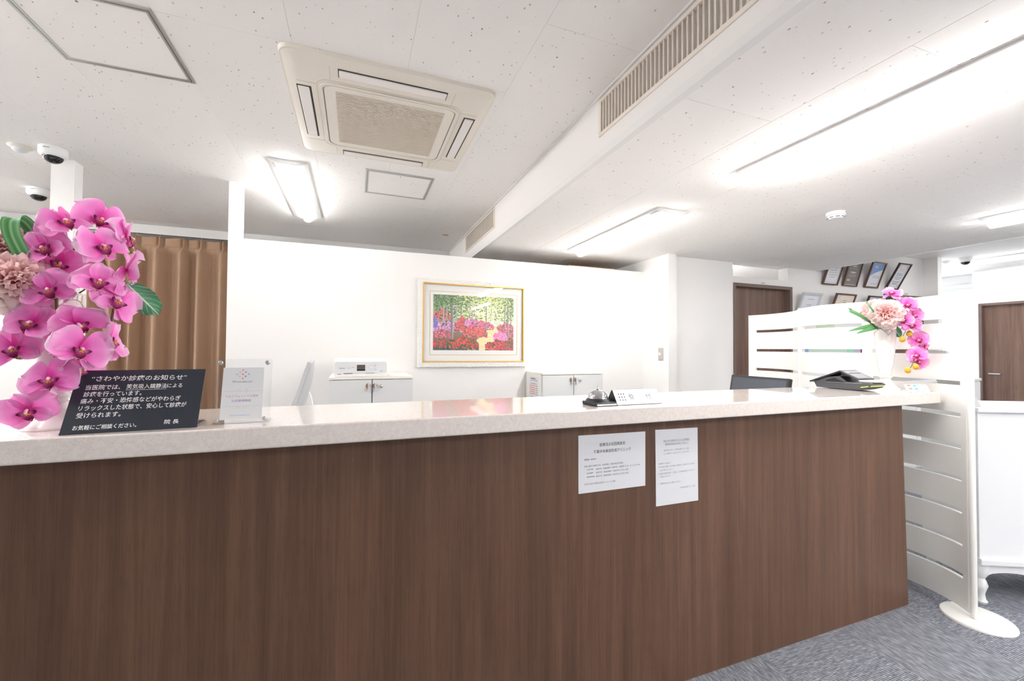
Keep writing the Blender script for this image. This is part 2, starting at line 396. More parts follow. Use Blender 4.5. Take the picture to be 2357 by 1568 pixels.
lamp(7.66, 7.91, 2.00, 3.22, ZT, 'ceiling lamp right of the dome camera above the far brown door', 0.5)
lamp(2.30, 2.55, -1.9, -.66, ZL, 'added unseen lamp behind the viewer, at middle, to brighten the counter front', 1.8)  # added fill behind the viewer for the counter front
lamp(6.10, 6.34, .40, 1.64, ZT, 'added lamp out of view at right, to brighten the certificate wall and screen', .6)  # added out of view to light the certificate wall and screen
lamp(-3.10, -2.86, 1.50, 2.74, ZU, 'added lamp out of view at left, to brighten the ceiling over the staff side')  # added out of view to lift the left ceiling, not the wood front
lamp(-3.10, -2.86, 3.15, 4.39, ZU, 'added lamp out of view at left, to brighten the brown curtain')  # added out of view to light the curtain and nearby ceiling
lamp(-1.66, -1.42, .55, 1.79, ZU, 'added lamp out of view above the left counter end, to light the flowers', .6)  # added out of view to whiten the flower tops from above
lamp(4.01, 4.258, -1.9, -.66, ZL, 'added unseen lamp behind the viewer, far right, to brighten surfaces facing it', 1.35)  # second added fill behind the viewer, towards the right
lamp(4.66, 4.86, 4.05, 5.2, 2.499, 'ceiling lamp seen through the opening above the dark door', 1.3)

# ------------------------------------------------------------------ doors
def door(name, x0, x1, y, ztop, label, plate):
    d = struct(MB().box(x0 + .036, x1 - .036, y + .055, y + .095, .01, ztop - .036).build(name, M_DOOR), label)
    f = MB().box(x0, x0 + .036, y - .012, y + .10, 0, ztop).box(x1 - .036, x1, y - .012, y + .10, 0, ztop).box(x0 + .036, x1 - .036, y - .012, y + .10, ztop - .036, ztop)
    f.build('door_frame', M_DFRAME, d, bevel=.002)
    return d
d1 = door('door_1', 3.69, 4.56, 3.29, 2.033, 'dark brown door beside the white wing wall', True)
MB().box(4.40, 4.42, 3.31, 3.345, .95, 1.08).build('door_handle', M_ALU, d1)
d3 = door('door_2', 6.22, 7.02, 3.29, 2.047, 'dark brown door half hidden behind the white screen', True)
d2 = struct(MB().box(8.86, 8.90, 2.636, 3.419, .01, 2.012).build('door_3', M_DOOR), 'brown door on the far right wall')
MB().box(8.785, 8.95, 2.60, 2.636, 0, 2.048).box(8.785, 8.95, 3.419, 3.455, 0, 2.048).box(8.785, 8.95, 2.636, 3.419, 2.012, 2.048).build('door_frame', M_DFRAME, d2, bevel=.002)
MB().tube([(8.80, 3.36, 1.0), (8.79, 3.30, 1.0), (8.80, 3.24, 1.0)], .011, 8).box(8.80, 8.86, 3.34, 3.36, .992, 1.008).build('door_handle', M_ALU, d2, smooth=40)
def smudge(mb, x0, x1, y, z, h, n, seed):               # print too small to read: short ink dabs
    r = random.Random(seed); x = x0; step = (x1 - x0) / n
    for i in range(n):
        if r.random() < .9: mb.box(x + step * .08, x + step * .9, y - .0005, y, z - h * r.uniform(.35, .5), z + h * r.uniform(.35, .5))
        x += step
    return mb
for (px0, px1, z0, label) in ((4.07, 4.155, 2.036, 'small white name plate above the dark door by the wing wall'), (6.60, 6.70, 2.05, 'small white name plate above the half hidden door')):
    t = thing('name_plate', label, 'sign', (px0, 3.288, z0))
    MB().box(px0, px1, 3.281, 3.2895, z0, z0 + .032).build('plate', M_WHITE, t)
    smudge(MB(), px0 + .012, px1 - .016, 3.281, z0 + .016, .009, 6, 3).build('print', M_INKG, t)

# ------------------------------------------------------------------ window at the far right
wn = struct(MB().box(9.16, 9.19, 3.60, 6.2, .95, 1.0).box(9.16, 9.19, 3.60, 6.2, 2.35, 2.40).box(9.16, 9.19, 3.60, 3.65, .95, 2.40).box(9.16, 9.19, 4.85, 4.92, .95, 2.40).box(9.16, 9.19, 6.15, 6.2, .95, 2.40).build('window_1', M_TRIM), 'bright window with a roller blind')
MB().box(9.172, 9.178, 3.65, 6.15, 1.0, 2.35).build('pane', M_ACRYL, wn)
MB().box(9.10, 9.15, 3.62, 6.1, 2.34, 2.40).build('blind_case', M_TRIM, wn)
MB().box(9.115, 9.118, 3.65, 6.05, 2.16, 2.345).box(9.11, 9.123, 3.65, 6.05, 2.145, 2.165).build('blind', mat('blind_fabric', srgb(226, 229, 230), .7), wn)

# ------------------------------------------------------------------ reception counter
base = thing('reception_counter', 'long dark walnut reception counter front below the pale worktop', 'counter', (0, 1.45, 0))
pv = [(-2.6, 1.35, 0), (2.725, 1.35, 0), (2.725, 1.385, 0), (-2.6, 1.385, 0), (-2.6, 1.35, 1.0532), (2.687, 1.35, 1.0532), (2.687, 1.385, 1.0532), (-2.6, 1.385, 1.0532)]
MB().hexa(pv).build('front_panel', M_WOOD, base)
MB().hexa([(2.70, 1.385, 0), (2.725, 1.385, 0), (2.725, 1.66, 0), (2.70, 1.66, 0), (2.662, 1.385, 1.0532), (2.687, 1.385, 1.0532), (2.687, 1.66, 1.0532), (2.662, 1.66, 1.0532)]).build('end_panel', M_WOOD, base)
MB().box(-2.6, 2.66, 1.64, 1.66, .72, 1.0532).build('back_panel', M_WHITE, base)
ct = MB().box(-2.7, 2.885, 1.28, 1.703, 1.0535, 1.113).build('countertop', M_STONE, bevel=.005, seg=3)
tag(ct, 'pale speckled stone worktop running along the counter', 'countertop')
desk = thing('staff_desk', 'white desk behind the counter, under the monitors', 'desk', (0, 2.0, 0))
MB().box(-2.5, 2.66, 1.665, 2.42, .69, .72).build('desktop', M_WHITE, desk, bevel=.002)
for x in (-2.4, 0, 2.55): MB().box(x, x + .04, 1.70, 2.38, 0, .69).build('leg', M_WHITE, desk)

# ------------------------------------------------------------------ paper notices on the counter front
def bar(x0, x1, z, th, y=1.3475):  # underline
    return MB().box(x0, x1, y - .0003, y, z - th / 2, z + th / 2)
FRONT = lambda x, y, z: frame((x, y, z), (1, 0, 0), (0, 0, 1))
n1 = thing('paper_notice', 'landscape white notice taped to the counter front', 'notice', (.59, 1.349, .80))
def quad_sheet(pts, y0, y1):
    return MB().hexa([(pts[0][0], y0, pts[0][1]), (pts[1][0], y0, pts[1][1]), (pts[1][0], y1, pts[1][1]), (pts[0][0], y1, pts[0][1]),
                      (pts[3][0], y0, pts[3][1]), (pts[2][0], y0, pts[2][1]), (pts[2][0], y1, pts[2][1]), (pts[3][0], y1, pts[3][1])])
def line(body, x0, x1, zc, h, M, m, parent, bold=0, name='lettering'):
    """one line of lettering fitted between x0 and x1 (in M's plane), centred on zc with glyph height h"""
    c = bpy.data.curves.new('txt', 'FONT'); c.body = body; c.size = 1.0; c.align_x = 'LEFT'; c.offset = bold; c.resolution_u = 2
    t = bpy.data.objects.new('txt', c); COL.objects.link(t)
    me = bpy.data.meshes.new_from_object(t.evaluated_get(bpy.context.evaluated_depsgraph_get())); me.name = name
    bpy.data.objects.remove(t); bpy.data.curves.remove(c)
    xs = [v.co.x for v in me.vertices]; ys = [v.co.y for v in me.vertices]
    if not xs: return None
    s = (x1 - x0) / (max(xs) - min(xs)); sh = h / .92
    me.transform(M @ Matrix.Translation((x0 - min(xs) * s, zc - .36 * sh, 0)) @ Matrix.Diagonal((s, sh, 1, 1)))
    me.materials.clear(); me.materials.append(m)
    o = bpy.data.objects.new(name, me); COL.objects.link(o); o.parent = parent
    return o
quad_sheet([(.763, .799), (1.057, .798), (1.057, 1.007), (.762, 1.010)], 1.3482, 1.3496).build('sheet', M_LAM, n1)
FM = frame((-.59, 1.3478 - 1.349, -.80), (1, 0, 0), (0, 0, 1))
line('医療法人社団美星会', .852, .964, .970, .0125, FM, M_INK, n1)
line('千葉中央美容形成クリニック', .826, .989, .9455, .0128, FM, M_INK, n1)
line('管理者:', .787, .810, .920, .0075, FM, M_INKG, n1)
line('診療に従事する医師の氏名、担当診療科、診療日時(完全予約制):', .787, .955, .8955, .0066, FM, M_INKG, n1)
line('美容外科・美容皮膚科・形成外科・泌尿器科 日~火、木~土 9:30~18:00', .836, 1.031, .882, .0066, FM, M_INKG, n1)
line('美容外科・美容皮膚科・形成外科  水 9:30~18:00', .836, .979, .869, .0066, FM, M_INKG, n1)
line('美容外科・美容皮膚科・形成外科  日 9:30~18:00', .836, .979, .8555, .0066, FM, M_INKG, n1)
line('休診日:不定休 ※休診日は当院ホームページに記載', .788, .920, .8305, .0066, FM, M_INKG, n1)
for z, xa, xb, k in ((.920, .813, .837, 4), (.883, .798, .824, 4), (.870, .798, .824, 4), (.8565, .798, .829, 5)):
    smudge(MB(), xa, xb, 1.3479, z, .004, k * 2, int(z * 1000)).build('print', M_INKL, n1)
n2 = thing('paper_notice', 'portrait white notice taped to the counter front', 'notice', (1.21, 1.349, .71))
quad_sheet([(1.108, .711), (1.319, .710), (1.316, 1.007), (1.104, 1.010)], 1.3482, 1.3496).build('sheet', M_LAM, n2)
FM = frame((-1.21, 1.3478 - 1.349, -.71), (1, 0, 0), (0, 0, 1))
for body, x0, x1, z in (('当院における新型コロナウイルス感染症の', 1.143, 1.274, .9635), ('5類感染症移行後の対応につきまして', 1.151, 1.268, .9505), ('感染予防のため、引き続き当院スタッフ全員', 1.146, 1.271, .926),
                        ('マスク着用でのご対応とさせていただきます。', 1.143, 1.272, .913), ('《患者様へのお願い》', 1.120, 1.178, .8755), ('①37.5度以上の発熱・のどの痛み・倦怠感など、体調がすぐれない場合', 1.119, 1.299, .8625),
                        ('は必ずお申し出ください。', 1.126, 1.189, .8495), ('②患者様の体調をお伺いし、場合によっては診療をお断りさせていただ', 1.119, 1.299, .836), ('く場合がございます。', 1.126, 1.179, .824),
                        ('ご理解のほどよろしくお願いいたします。', 1.126, 1.230, .797), ('千葉中央美容形成クリニック 院長', 1.225, 1.302, .772)):
    line(body, x0, x1, z, .0066, FM, M_INKG if z > .94 else M_INKL, n2)
bar(1.143, 1.274, .9588, .0006).build('underline', M_INKG, n2); bar(1.151, 1.268, .9458, .0006).build('underline', M_INKG, n2)

# ------------------------------------------------------------------ black notice plate
PL0, PL1 = Vector((-.655, 1.302, 1.1135)), Vector((-.389, 1.324, 1.1135))
ux = (PL1 - PL0); PW = ux.length; ux.normalize(); bk = Vector((-ux.y, ux.x, 0))
lean = (bk * .085 + Vector((0, 0, .146))).normalized()
pm = frame(PL0 - bk * 0, ux, lean)
np_ = thing('notice_plate', 'black acrylic notice plate with white writing leaning beside the pink orchids', 'sign', tuple(PL0))
T0 = Matrix.Translation(-PL0)
MB().box(0, PW, 0, .172, -.004, 0, T0 @ pm).build('face_plate', M_BLACK, np_, bevel=.0012, world=False)
fm = frame(PL0, ux, bk)
MB().box(0, PW, 0, .10, 0.0, .004, T0 @ fm).build('foot', M_BLACK, np_, bevel=.001, world=False)
PM = T0 @ pm @ Matrix.Translation((0, 0, .0004))
W = lambda *a, **k: line(*a, PM, M_INKW, np_, **k)
W('“さわやか診療のお知らせ”', .030, .226, .147, .0155, bold=.008)
W('当医院では、', .0235, .091, .1225, .0140, bold=.008); W('笑気吸入鎮静法', .103, .186, .1225, .0140, bold=.006); W('による', .187, .220, .1225, .0130, bold=.008)
W('診療を行っています。', .0235, .137, .1035, .0140, bold=.008)
W('痛み・不安・恐怖感などがやわらぎ', .0215, .221, .0850, .0140, bold=.008)
W('リラックスした状態で、安心して診療が', .0215, .236, .0660, .0140, bold=.008)
W('受けられます。', .0215, .105, .0470, .0140, bold=.008)
W('お気軽にご相談ください。', .0215, .141, .0155, .0120, bold=.008)
W('院 長', .196, .226, .0190, .0120, bold=.008)
MB().box(.103, .186, .1128, .1136, 0, .0003, T0 @ pm).build('underline', M_INKW, np_, world=False)

# ------------------------------------------------------------------ clear acrylic stand with a certificate card
A0, A1 = Vector((-.364, 1.342, 1.1135)), Vector((-.2265, 1.348, 1.1135))
ux = (A1 - A0); AW = ux.length; ux.normalize(); bk = Vector((-ux.y, ux.x, 0))
lean = (bk * .048 + Vector((0, 0, .177))).normalized()
am = frame(A0, ux, lean)
st = thing('acrylic_stand', 'clear acrylic stand holding a white card with coloured stars', 'sign', tuple(A0))
T0 = Matrix.Translation(-A0)
MB().box(0, AW, 0, .183, -.0035, -.0005, T0 @ am).build('back_sheet', M_ACRYL, st, world=False)
MB().box(0, AW, 0, .183, .0012, .0042, T0 @ am).build('front_sheet', M_ACRYL, st, world=False)
MB().box(.001, AW - .001, 0, .07, 0, .003, T0 @ frame(A0, ux, bk)).build('foot', M_ACRYL, st, world=False)
MB().box(.019, .1185, .012, .158, 0.0, .0008, T0 @ am).build('card', mat('bright_card', srgb(250, 250, 250), .5), st, world=False)
for x, y in ((.012, .172), (AW - .012, .172), (.012, .011), (AW - .012, .011)):
    MB().lathe([(.0052, -.006), (.0052, -.004)], 14, T0 @ am @ Matrix.Translation((x, y, 0))).lathe([(.0055, .0043), (.0055, .006), (.004, .0075)], 14, T0 @ am @ Matrix.Translation((x, y, 0))).build('screw', M_ALU, st, world=False, smooth=40)
AM = T0 @ am @ Matrix.Translation((0, 0, .0011))
def ink(name, c): return mat('ink_' + name, c, .6)
def star(cx, cy, r, M, m, parent):
    pts = []
    for k in range(16):
        a = math.pi * k / 8; rr = r if k % 4 == 0 else (r * .52 if k % 2 else r * .42)
        pts.append((cx + rr * math.cos(a), cy + rr * math.sin(a)))
    MB().prism(pts, 0, .0002, 'z', M).build('star', m, parent, world=False)
for cx, cy, nm, c in ((.0665, .1505, 'rose', srgb(238, 120, 140)), (.0595, .1445, 'apricot', srgb(250, 196, 140)), (.0735, .1445, 'violet', srgb(150, 120, 190)), (.0525, .1385, 'mint', srgb(150, 215, 180)),
                       (.0665, .1385, 'rose', srgb(238, 120, 140)), (.0805, .1385, 'sky', srgb(130, 180, 240)), (.0595, .1325, 'peach', srgb(252, 200, 150)), (.0735, .1325, 'purple', srgb(150, 110, 180)), (.0665, .1265, 'coral', srgb(245, 140, 150))):
    star(cx, cy, .0031, AM, ink(nm, c), st)
line('Photofacial', .0435, .0895, .1175, .0072, AM, ink('logo_grey', srgb(150, 150, 158)), st)
line('フォトフェイシャル協会', .0285, .1075, .0765, .0066, AM, ink('pink', srgb(240, 150, 170)), st)
line('公式登録施設', .0435, .0905, .0635, .0066, AM, ink('mauve', srgb(178, 150, 205)), st)
line('www.photofacial.co.jp', .043, .091, .0235, .0045, AM, ink('pale_blue', srgb(160, 195, 235)), st)
for yy in (.0905, .0485):
    MB().box(.024, .1135, yy - .0002, yy + .0002, 0, .0002, AM).build('rule', ink('pale_mauve', srgb(214, 196, 214)), st, world=False)
    for sx in (-1, 1):
        MB().tube([(.0688 + sx * (.004 + .008 * k / 10), yy + (.006 if yy > .07 else -.006) * math.sin(math.pi * k / 10), .0003) for k in range(11)], .0003, 4, AM).build('flourish', ink('pale_pink', srgb(246, 206, 206)), st, world=False)

# ------------------------------------------------------------------ desk bell
BX, BY, BZ = .872, 1.386, 1.1135
bell = thing('desk_bell', 'chrome push bell on a black base beside the reception sign', 'bell', (BX, BY, BZ))
bp = [(.822, 1.425), (.829, 1.338), (.924, 1.343), (.930, 1.38), (.922, 1.43), (.88, 1.436), (.835, 1.436)]
MB().prism([(x, y) for x, y in bp], BZ, BZ + .013, 'z').build('base', M_BLACKP, bell, bevel=.003)
MB().lathe([(.046, .012), (.044, .020), (.036, .026), (.034, .027)], 30, Matrix.Translation((BX, BY + .008, BZ))).build('collar', M_BLACKP, bell, smooth=50)
pr = [(.0372 * math.cos(a), .0275 + .030 * math.sin(a)) for a in [math.pi / 2 * k / 10 for k in range(10)]]
MB().lathe([(.0358, .0235), (.0382, .0245)] + pr + [(.004, .0577)], 40, Matrix.Translation((BX, BY + .008, BZ))).build('dome', M_CHROME, bell, smooth=45)
MB().lathe([(.004, .057), (.006, .0585), (.006, .060), (.0022, .061), (.0022, .064), (.0042, .0655), (.0042, .0675), (.002, .0685), (.0025, .071), (.001, .072)], 16, Matrix.Translation((BX, BY + .008, BZ))).build('button', M_CHROME, bell, smooth=45)
lm = frame((.833, 1.337, BZ + .0015), (.0925, .005, 0), (0, .004, .01)); T0 = Matrix.Translation((-BX, -BY, -BZ))
MB().box(.002, .089, .0005, .0115, -.001, .0012, T0 @ lm).build('label', mat('label_white', srgb(248, 248, 248), .5), bell, world=False)
lb = MB(); rr = random.Random(5); x = .010
while x < .080:
    q = rr.uniform(.0025, .0045); lb.box(x, x + q * .8, .004, .0085, .0012, .0014, T0 @ lm); x += q
lb.build('print', M_INKL, bell, world=False)

# ------------------------------------------------------------------ reception sign (tent)
sg = thing('reception_sign', 'white and black tent sign with nine dots and Japanese writing beside the bell', 'sign', (1.03, 1.36, 1.1135))
tri = [(1.3445, 1.1137), (1.3800, 1.1675), (1.3835, 1.1675), (1.4220, 1.1137)]
MB().prism(tri, .926, 1.134, 'x').build('body', M_BLACKP, sg)
sm = frame((.926, 1.3436, 1.1137), (1, 0, 0), (0, .0355, .0538)); T0 = Matrix.Translation((-1.03, -1.36, -1.1135)); SL = math.hypot(.0355, .0538)
MB().box(.0012, .2076, .001, SL - .0005, 0, .0012, T0 @ sm).build('face', mat('sign_white', srgb(250, 250, 250), .35), sg, world=False)
SM = T0 @ sm @ Matrix.Translation((0, 0, .0016))
M_NAVY = mat('navy_ink', srgb(38, 38, 74), .6)
for i in range(3):
    for j in range(3):
        MB().lathe([(.0027, 0), (.0027, .0003)], 12, SM @ Matrix.Translation((.0205 + .0115 * i, .0205 + .0125 * j, 0))).build('dot', M_NAVY, sg, world=False)
line('受', .0640, .0870, .0320, .0225, SM, M_NAVY, sg)
line('付', .1430, .1660, .0320, .0225, SM, M_NAVY, sg)

# ------------------------------------------------------------------ payment terminal
tm = thing('payment_terminal', 'dark grey payment terminal with a tilted screen on the counter', 'terminal', (2.552, 1.55, 1.1135))
X0, X1 = 2.490, 2.615
side = [(1.655, 1.117), (1.671, 1.148), (1.600, 1.178), (1.535, 1.186), (1.500, 1.156), (1.430, 1.157), (1.392, 1.159), (1.378, 1.150), (1.392, 1.132), (1.43, 1.119), (1.47, 1.1155)]
MB().prism(side, X0 + .003, X1 - .003, 'x').build('body', M_DGREY, tm, bevel=.003)
def slab2(mb, y0, z0, y1, z1, th, xa, xb):   # thin tilted slab between two profile points
    d = Vector((0, y1 - y0, z1 - z0)).normalized(); n = Vector((0, -d.z, d.y)) * th
    if n.z > 0: n = -n
    P = [(xa, y0, z0), (xb, y0, z0), (xb, y1, z1), (xa, y1, z1)]
    mb.hexa([tuple(Vector(p) + n) for p in P] + P); return mb
slab2(MB(), 1.692, 1.150, 1.526, 1.2185, .008, X0 - .004, X1 + .004).build('staff_screen_case', M_BLACKP, tm, bevel=.002)
slab2(MB(), 1.526, 1.2185, 1.434, 1.1760, .007, X0 - .004, X1 + .004).build('customer_screen_case', M_DGREY, tm, bevel=.002)
slab2(MB(), 1.518, 1.2152, 1.442, 1.1801, .001, X0 + .006, X1 - .006).build('customer_screen', mat('screen_glass', srgb(150, 153, 158), .12), tm)
MB().hexa([(X0 + .02, 1.50, 1.186), (X1 - .02, 1.50, 1.186), (X1 - .02, 1.53, 1.186), (X0 + .02, 1.53, 1.186), (X0 + .02, 1.49, 1.204), (X1 - .02, 1.49, 1.204), (X1 - .02, 1.535, 1.212), (X0 + .02, 1.535, 1.212)]).build('screen_hinge', M_BLACKP, tm)
MB().prism([(1.597, 1.152), (1.604, 1.160), (1.556, 1.176), (1.548, 1.170), (1.50, 1.153)], X0 + .0018, X0 + .004, 'x').build('side_recess', mat('recess_black', srgb(26, 26, 28), .6), tm)
MB().tube([(X0 + .002, 1.596, 1.150), (X0 + .0015, 1.50, 1.1515), (X0 + .0015, 1.424, 1.1535)], .0012, 6).build('chrome_line', mat('pale_lilac_line', srgb(176, 178, 192), .25, metal=.6), tm)
MB().box(X0 + .03, X1 - .03, 1.383, 1.390, 1.150, 1.158).build('card_slot', mat('recess_black'), tm)
MB().tube([(X0 + .0015, 1.428, 1.133), (X0 + .0015, 1.40, 1.139), (X0 + .010, 1.379, 1.1425), (X1 - .010, 1.379, 1.1425)], .0016, 6).build('green_light_strip', mat('lime_strip', srgb(190, 230, 70), .4, emit=srgb(190, 230, 70), estr=.25), tm)

# ------------------------------------------------------------------ payment-brand card at the worktop's end
c0, c1 = Vector((2.785, 1.372, 1.1135)), Vector((2.882, 1.322, 1.1135))
cx_ = (c1 - c0); CW = cx_.length; cx_.normalize(); cb = Vector((-cx_.y, cx_.x, 0))
cm = frame(c0, cx_, cb * .024 + Vector((0, 0, .030))); T0 = Matrix.Translation(-c0)
pc = thing('brand_card_stand', 'small clear stand with coloured payment marks at the worktop end', 'sign', tuple(c0))
MB().box(0, CW, 0, .040, -.002, 0, T0 @ cm).build('sheet', M_WHITE, pc, world=False)
MB().box(0, CW, -.020, 0.0, 0, .0015, T0 @ frame(c0, cx_, cb)).build('foot', M_ACRYL, pc, world=False)
CM = T0 @ cm
for x, w_, y, h_, nm, c in ((.013, .005, .028, .009, 'brand_blue', srgb(90, 120, 230)), (.020, .005, .028, .009, 'brand_red', srgb(250, 100, 90)), (.027, .005, .028, .009, 'brand_green', srgb(180, 220, 110)),
                            (.013, .005, .008, .009, 'brand_blue', 0), (.020, .005, .008, .009, 'brand_red', 0), (.027, .005, .008, .009, 'brand_green', 0), (.021, .003, .021, .003, 'brand_red', 0),
                            (.040, .016, .028, .008, 'cyan', srgb(90, 185, 232)), (.040, .016, .008, .008, 'cyan', 0), (.040, .016, .017, .010, 'pale_cyan', srgb(205, 228, 246)),
                            (.090, .004, .010, .006, 'orange', srgb(250, 190, 120)), (.088, .006, .030, .005, 'orange', 0)):
    MB().box(x, x + w_, y, y + h_, 0, .0003, CM).build('brand_mark', mat('ink_' + nm) if c == 0 else ink(nm, c), pc, world=False)
MB().box(.002, .004, .006, .034, 0, .0003, CM).build('print', M_INKL, pc, world=False)
MB().box(.076, .088, .018, .021, 0, .0003, CM).build('print', M_INKL, pc, world=False)

# ------------------------------------------------------------------ monitors on the staff desk
mo = thing('desktop_monitor', 'black desktop monitor showing just above the worktop beside the terminal', 'monitor', (2.40, 1.975, .72))
a = math.radians(11)
mm = frame((2.43, 1.975, 1.156), (0, -1, 0), (math.sin(a), 0, math.cos(a))); T0 = Matrix.Translation((-2.40, -1.975, -.72))
MB().box(-.205, .205, -.28, 0, -.03, 0, T0 @ mm).build('bezel', M_BLACKP, mo, world=False, bevel=.002)
MB().box(-.191, .191, -.262, -.014, -.001, .0012, T0 @ mm).build('screen', mat('screen_off', srgb(82, 86, 94), .18), mo, world=False)
MB().box(2.39, 2.42, 1.945, 2.005, .735, .92).build('stand', M_BLACKP, mo)
MB().box(2.28, 2.48, 1.86, 2.09, .7203, .735).build('foot', M_BLACKP, mo, bevel=.003)
MB().box(-.2055, -.2045, -.045, -.022, -.014, -.002, T0 @ mm).build('sticker', M_WHITE, mo, world=False)
im = thing('silver_monitor', 'thin silver computer display seen edge-on behind the clear stand', 'monitor', (-.21, 2.18, .72))
a = math.radians(18)
mm = frame((-.185, 1.955, 1.262), (-.055, 1, 0), (math.sin(a), 0, math.cos(a))); T0 = Matrix.Translation((.21, -2.18, -.72))
MB().hexa([(0, -.36, -.006), (.46, -.36, -.006), (.46, 0, -.006), (0, 0, -.006), (0, -.36, .012), (.46, -.36, .012), (.46, 0, .012), (0, 0, .012)], T0 @ mm).build('rim', mat('silver_paint', srgb(206, 206, 210), .35, metal=.3), im, world=False, bevel=.002)
def backf(u, v):
    x, y = u * .46, -.36 + v * .355
    return (x, y, .012 + .030 * math.sin(math.pi * min(1, max(0, u))) ** .6 * math.sin(math.pi * v) ** .6)
MB().grid(backf, 14, 12, M=T0 @ mm).build('back_shell', mat('grey_paint', srgb(196, 198, 200), .35, metal=.3), im, world=False, smooth=60)
MB().box(-.27, -.17, 2.10, 2.28, .7203, .73).box(-.225, -.205, 2.13, 2.25, .73, .98).build('stand', mat('silver_paint'), im)
MB().tube([(-.183, 1.957, 1.135), (-.176, 1.955, 1.12), (-.168, 1.952, 1.08), (-.158, 1.95, 1.03), (-.15, 1.96, .90), (-.15, 2.0, .7245), (-.10, 2.1, .7245)], .0035, 8).build('cable', M_WHITE, im, smooth=60)

# ------------------------------------------------------------------ storage cabinets, printer
def cabinet(x0, x1, y0, y1, label, worn):
    t = thing('storage_cabinet', label, 'cabinet', ((x0 + x1) / 2, (y0 + y1) / 2, 0), 'white storage cabinets')
    MB().box(x0, x1, y0 + .018, y1, .04, 1.105).box(x0 + .01, x1 - .01, y0 + .04, y1, 0, .04).build('body', M_WHITE, t)
    MB().box((x0 + x1) / 2 - .006, (x0 + x1) / 2 + .006, y0 + .012, y0 + .0178, .05, 1.10).build('gap_shade_strip', mat('gap_shade'), t)  # dark strip stands in for the shade between the doors
    MB().box(x0 - .002, x1 + .002, y0 - .002, y1, 1.105, 1.120).build('top_board', mat('ivory_board', srgb(246, 242, 234), .4), t)
    xm = (x0 + x1) / 2
    for k, (a_, b_, hx) in enumerate(((x0 + .002, xm - .003, xm - .022), (xm + .003, x1 - .002, xm + .022))):
        d = MB().box(a_, b_, y0, y0 + .017, .05, 1.100).build('door', mat('cabinet_door', srgb(226, 227, 227), .4), t)
        MB().lathe([(.017, 0), (.017, .0006)], 20, Matrix.Translation((hx - .004, y0 - .0006, 1.058)) @ Matrix.Rotation(math.pi / 2, 4, 'X') @ Matrix.Diagonal((1, 1.15, 1, 1))).build('worn_patch', mat('worn_brown', srgb(186, 150, 124), .7), d)
        MB().box(hx - .007, hx + .007, y0 - .022, y0 - .010, 1.020, 1.078).box(hx - .005, hx + .005, y0 - .012, y0, 1.065, 1.075).box(hx - .005, hx + .005, y0 - .012, y0, 1.025, 1.035).build('handle', mat('handle_grey', srgb(206, 207, 212), .35), d, bevel=.002)
    MB().lathe([(.011, 0), (.011, .006), (.008, .008)], 18, Matrix.Translation((xm + .062, y0, 1.055)) @ Matrix.Rotation(math.pi / 2, 4, 'X')).build('lock', M_CHROME, t, smooth=40)
    return t
cabinet(-.170, .390, 3.10, 3.588, 'white two-door cabinet under the printer', 1)
cabinet(1.483, 2.075, 3.232, 3.588, 'white two-door cabinet right below the framed painting', 0)
ho = thing('hanging_notice', 'white printed sheet in a sleeve on the side of the right cabinet', 'notice', (1.480, 3.41, .9))
MB().box(1.474, 1.4828, 3.255, 3.575, .70, 1.117).build('sleeve', mat('ivory_board'), ho)
MB().box(1.4725, 1.474, 3.30, 3.50, .76, 1.080).build('sheet', M_PAPER, ho)
rr = random.Random(2)
for k, (z, c, a_, b_) in enumerate(((1.062, M_INK, .36, .46), (1.047, M_INKL, .32, .48), (1.018, M_INKL, .33, .42), (1.000, 0, .36, .48), (.982, 0, .36, .48), (.964, 0, .36, .48), (.946, 0, .36, .48), (.928, 0, .36, .46), (.900, M_INKL, .34, .45), (.880, M_INKL, .34, .45))):
    b_ = MB(); y_ = a_ + 3.0
    while y_ < 3.0 + (.48 if c == 0 else .46): b_.box(1.4722, 1.4725, y_, y_ + .008, z - .004, z + .004); y_ += rr.uniform(.009, .012)
    b_.build('print', c or ink('red', srgb(232, 130, 120)), ho)
    if c == 0: MB().box(1.4722, 1.4725, 3.315, 3.345, z - .004, z + .004).build('print', M_INKL, ho)
sh = tag(MB().box(.235, .365, 3.16, 3.38, 1.1203, 1.1212).build('paper_sheet', mat('bright_card')), 'blank white sheet lying on the cabinet right of the printer', 'paper')
PX0, PX1, PY, PZ = -.140, .212, 3.135, 1.1205
prn = thing('inkjet_printer', 'white inkjet printer with a small dark display standing on the left cabinet', 'printer', ((PX0 + PX1) / 2, 3.28, PZ))
MB().prism(rrect(PX0, PX1, PZ, PZ + .100, .012), PY, PY + .30, 'y').build('body', M_WHITE, prn, bevel=.002)
MB().prism(rrect(PX0 - .002, PX1 + .002, PZ + .098, PZ + .124, .010), PY + .010, PY + .30, 'y').build('scanner_lid', mat('lid_white', srgb(250, 250, 250), .35), prn, bevel=.003)
MB().prism(rrect(PX0 + .004, PX1 - .004, PZ + .026, PZ + .106, .013), PY - .008, PY + .02, 'y').build('control_panel', mat('panel_grey', srgb(232, 233, 236), .3), prn, bevel=.002)
pd = MB().box(.0085, .0625, PY - .0095, PY - .006, PZ + .042, PZ + .084).build('display', mat('display_dark', srgb(92, 86, 82), .2), prn)
MB().box(.0085, .0625, PY - .0100, PY - .0094, PZ + .042, PZ + .052).build('display_shade', mat('display_black', srgb(36, 36, 38), .2), pd)
PF = frame((-(PX0 + PX1) / 2, PY - .0085 - 3.28, 0), (1, 0, 0), (0, 0, 1))
line('Canon', -.107, -.070, .062, .0095, PF, M_INKG, prn, bold=.03)
MB().box(-.118, -.093, PY - .0005, PY, PZ + .016, PZ + .0205).build('model_badge', M_INKG, prn)
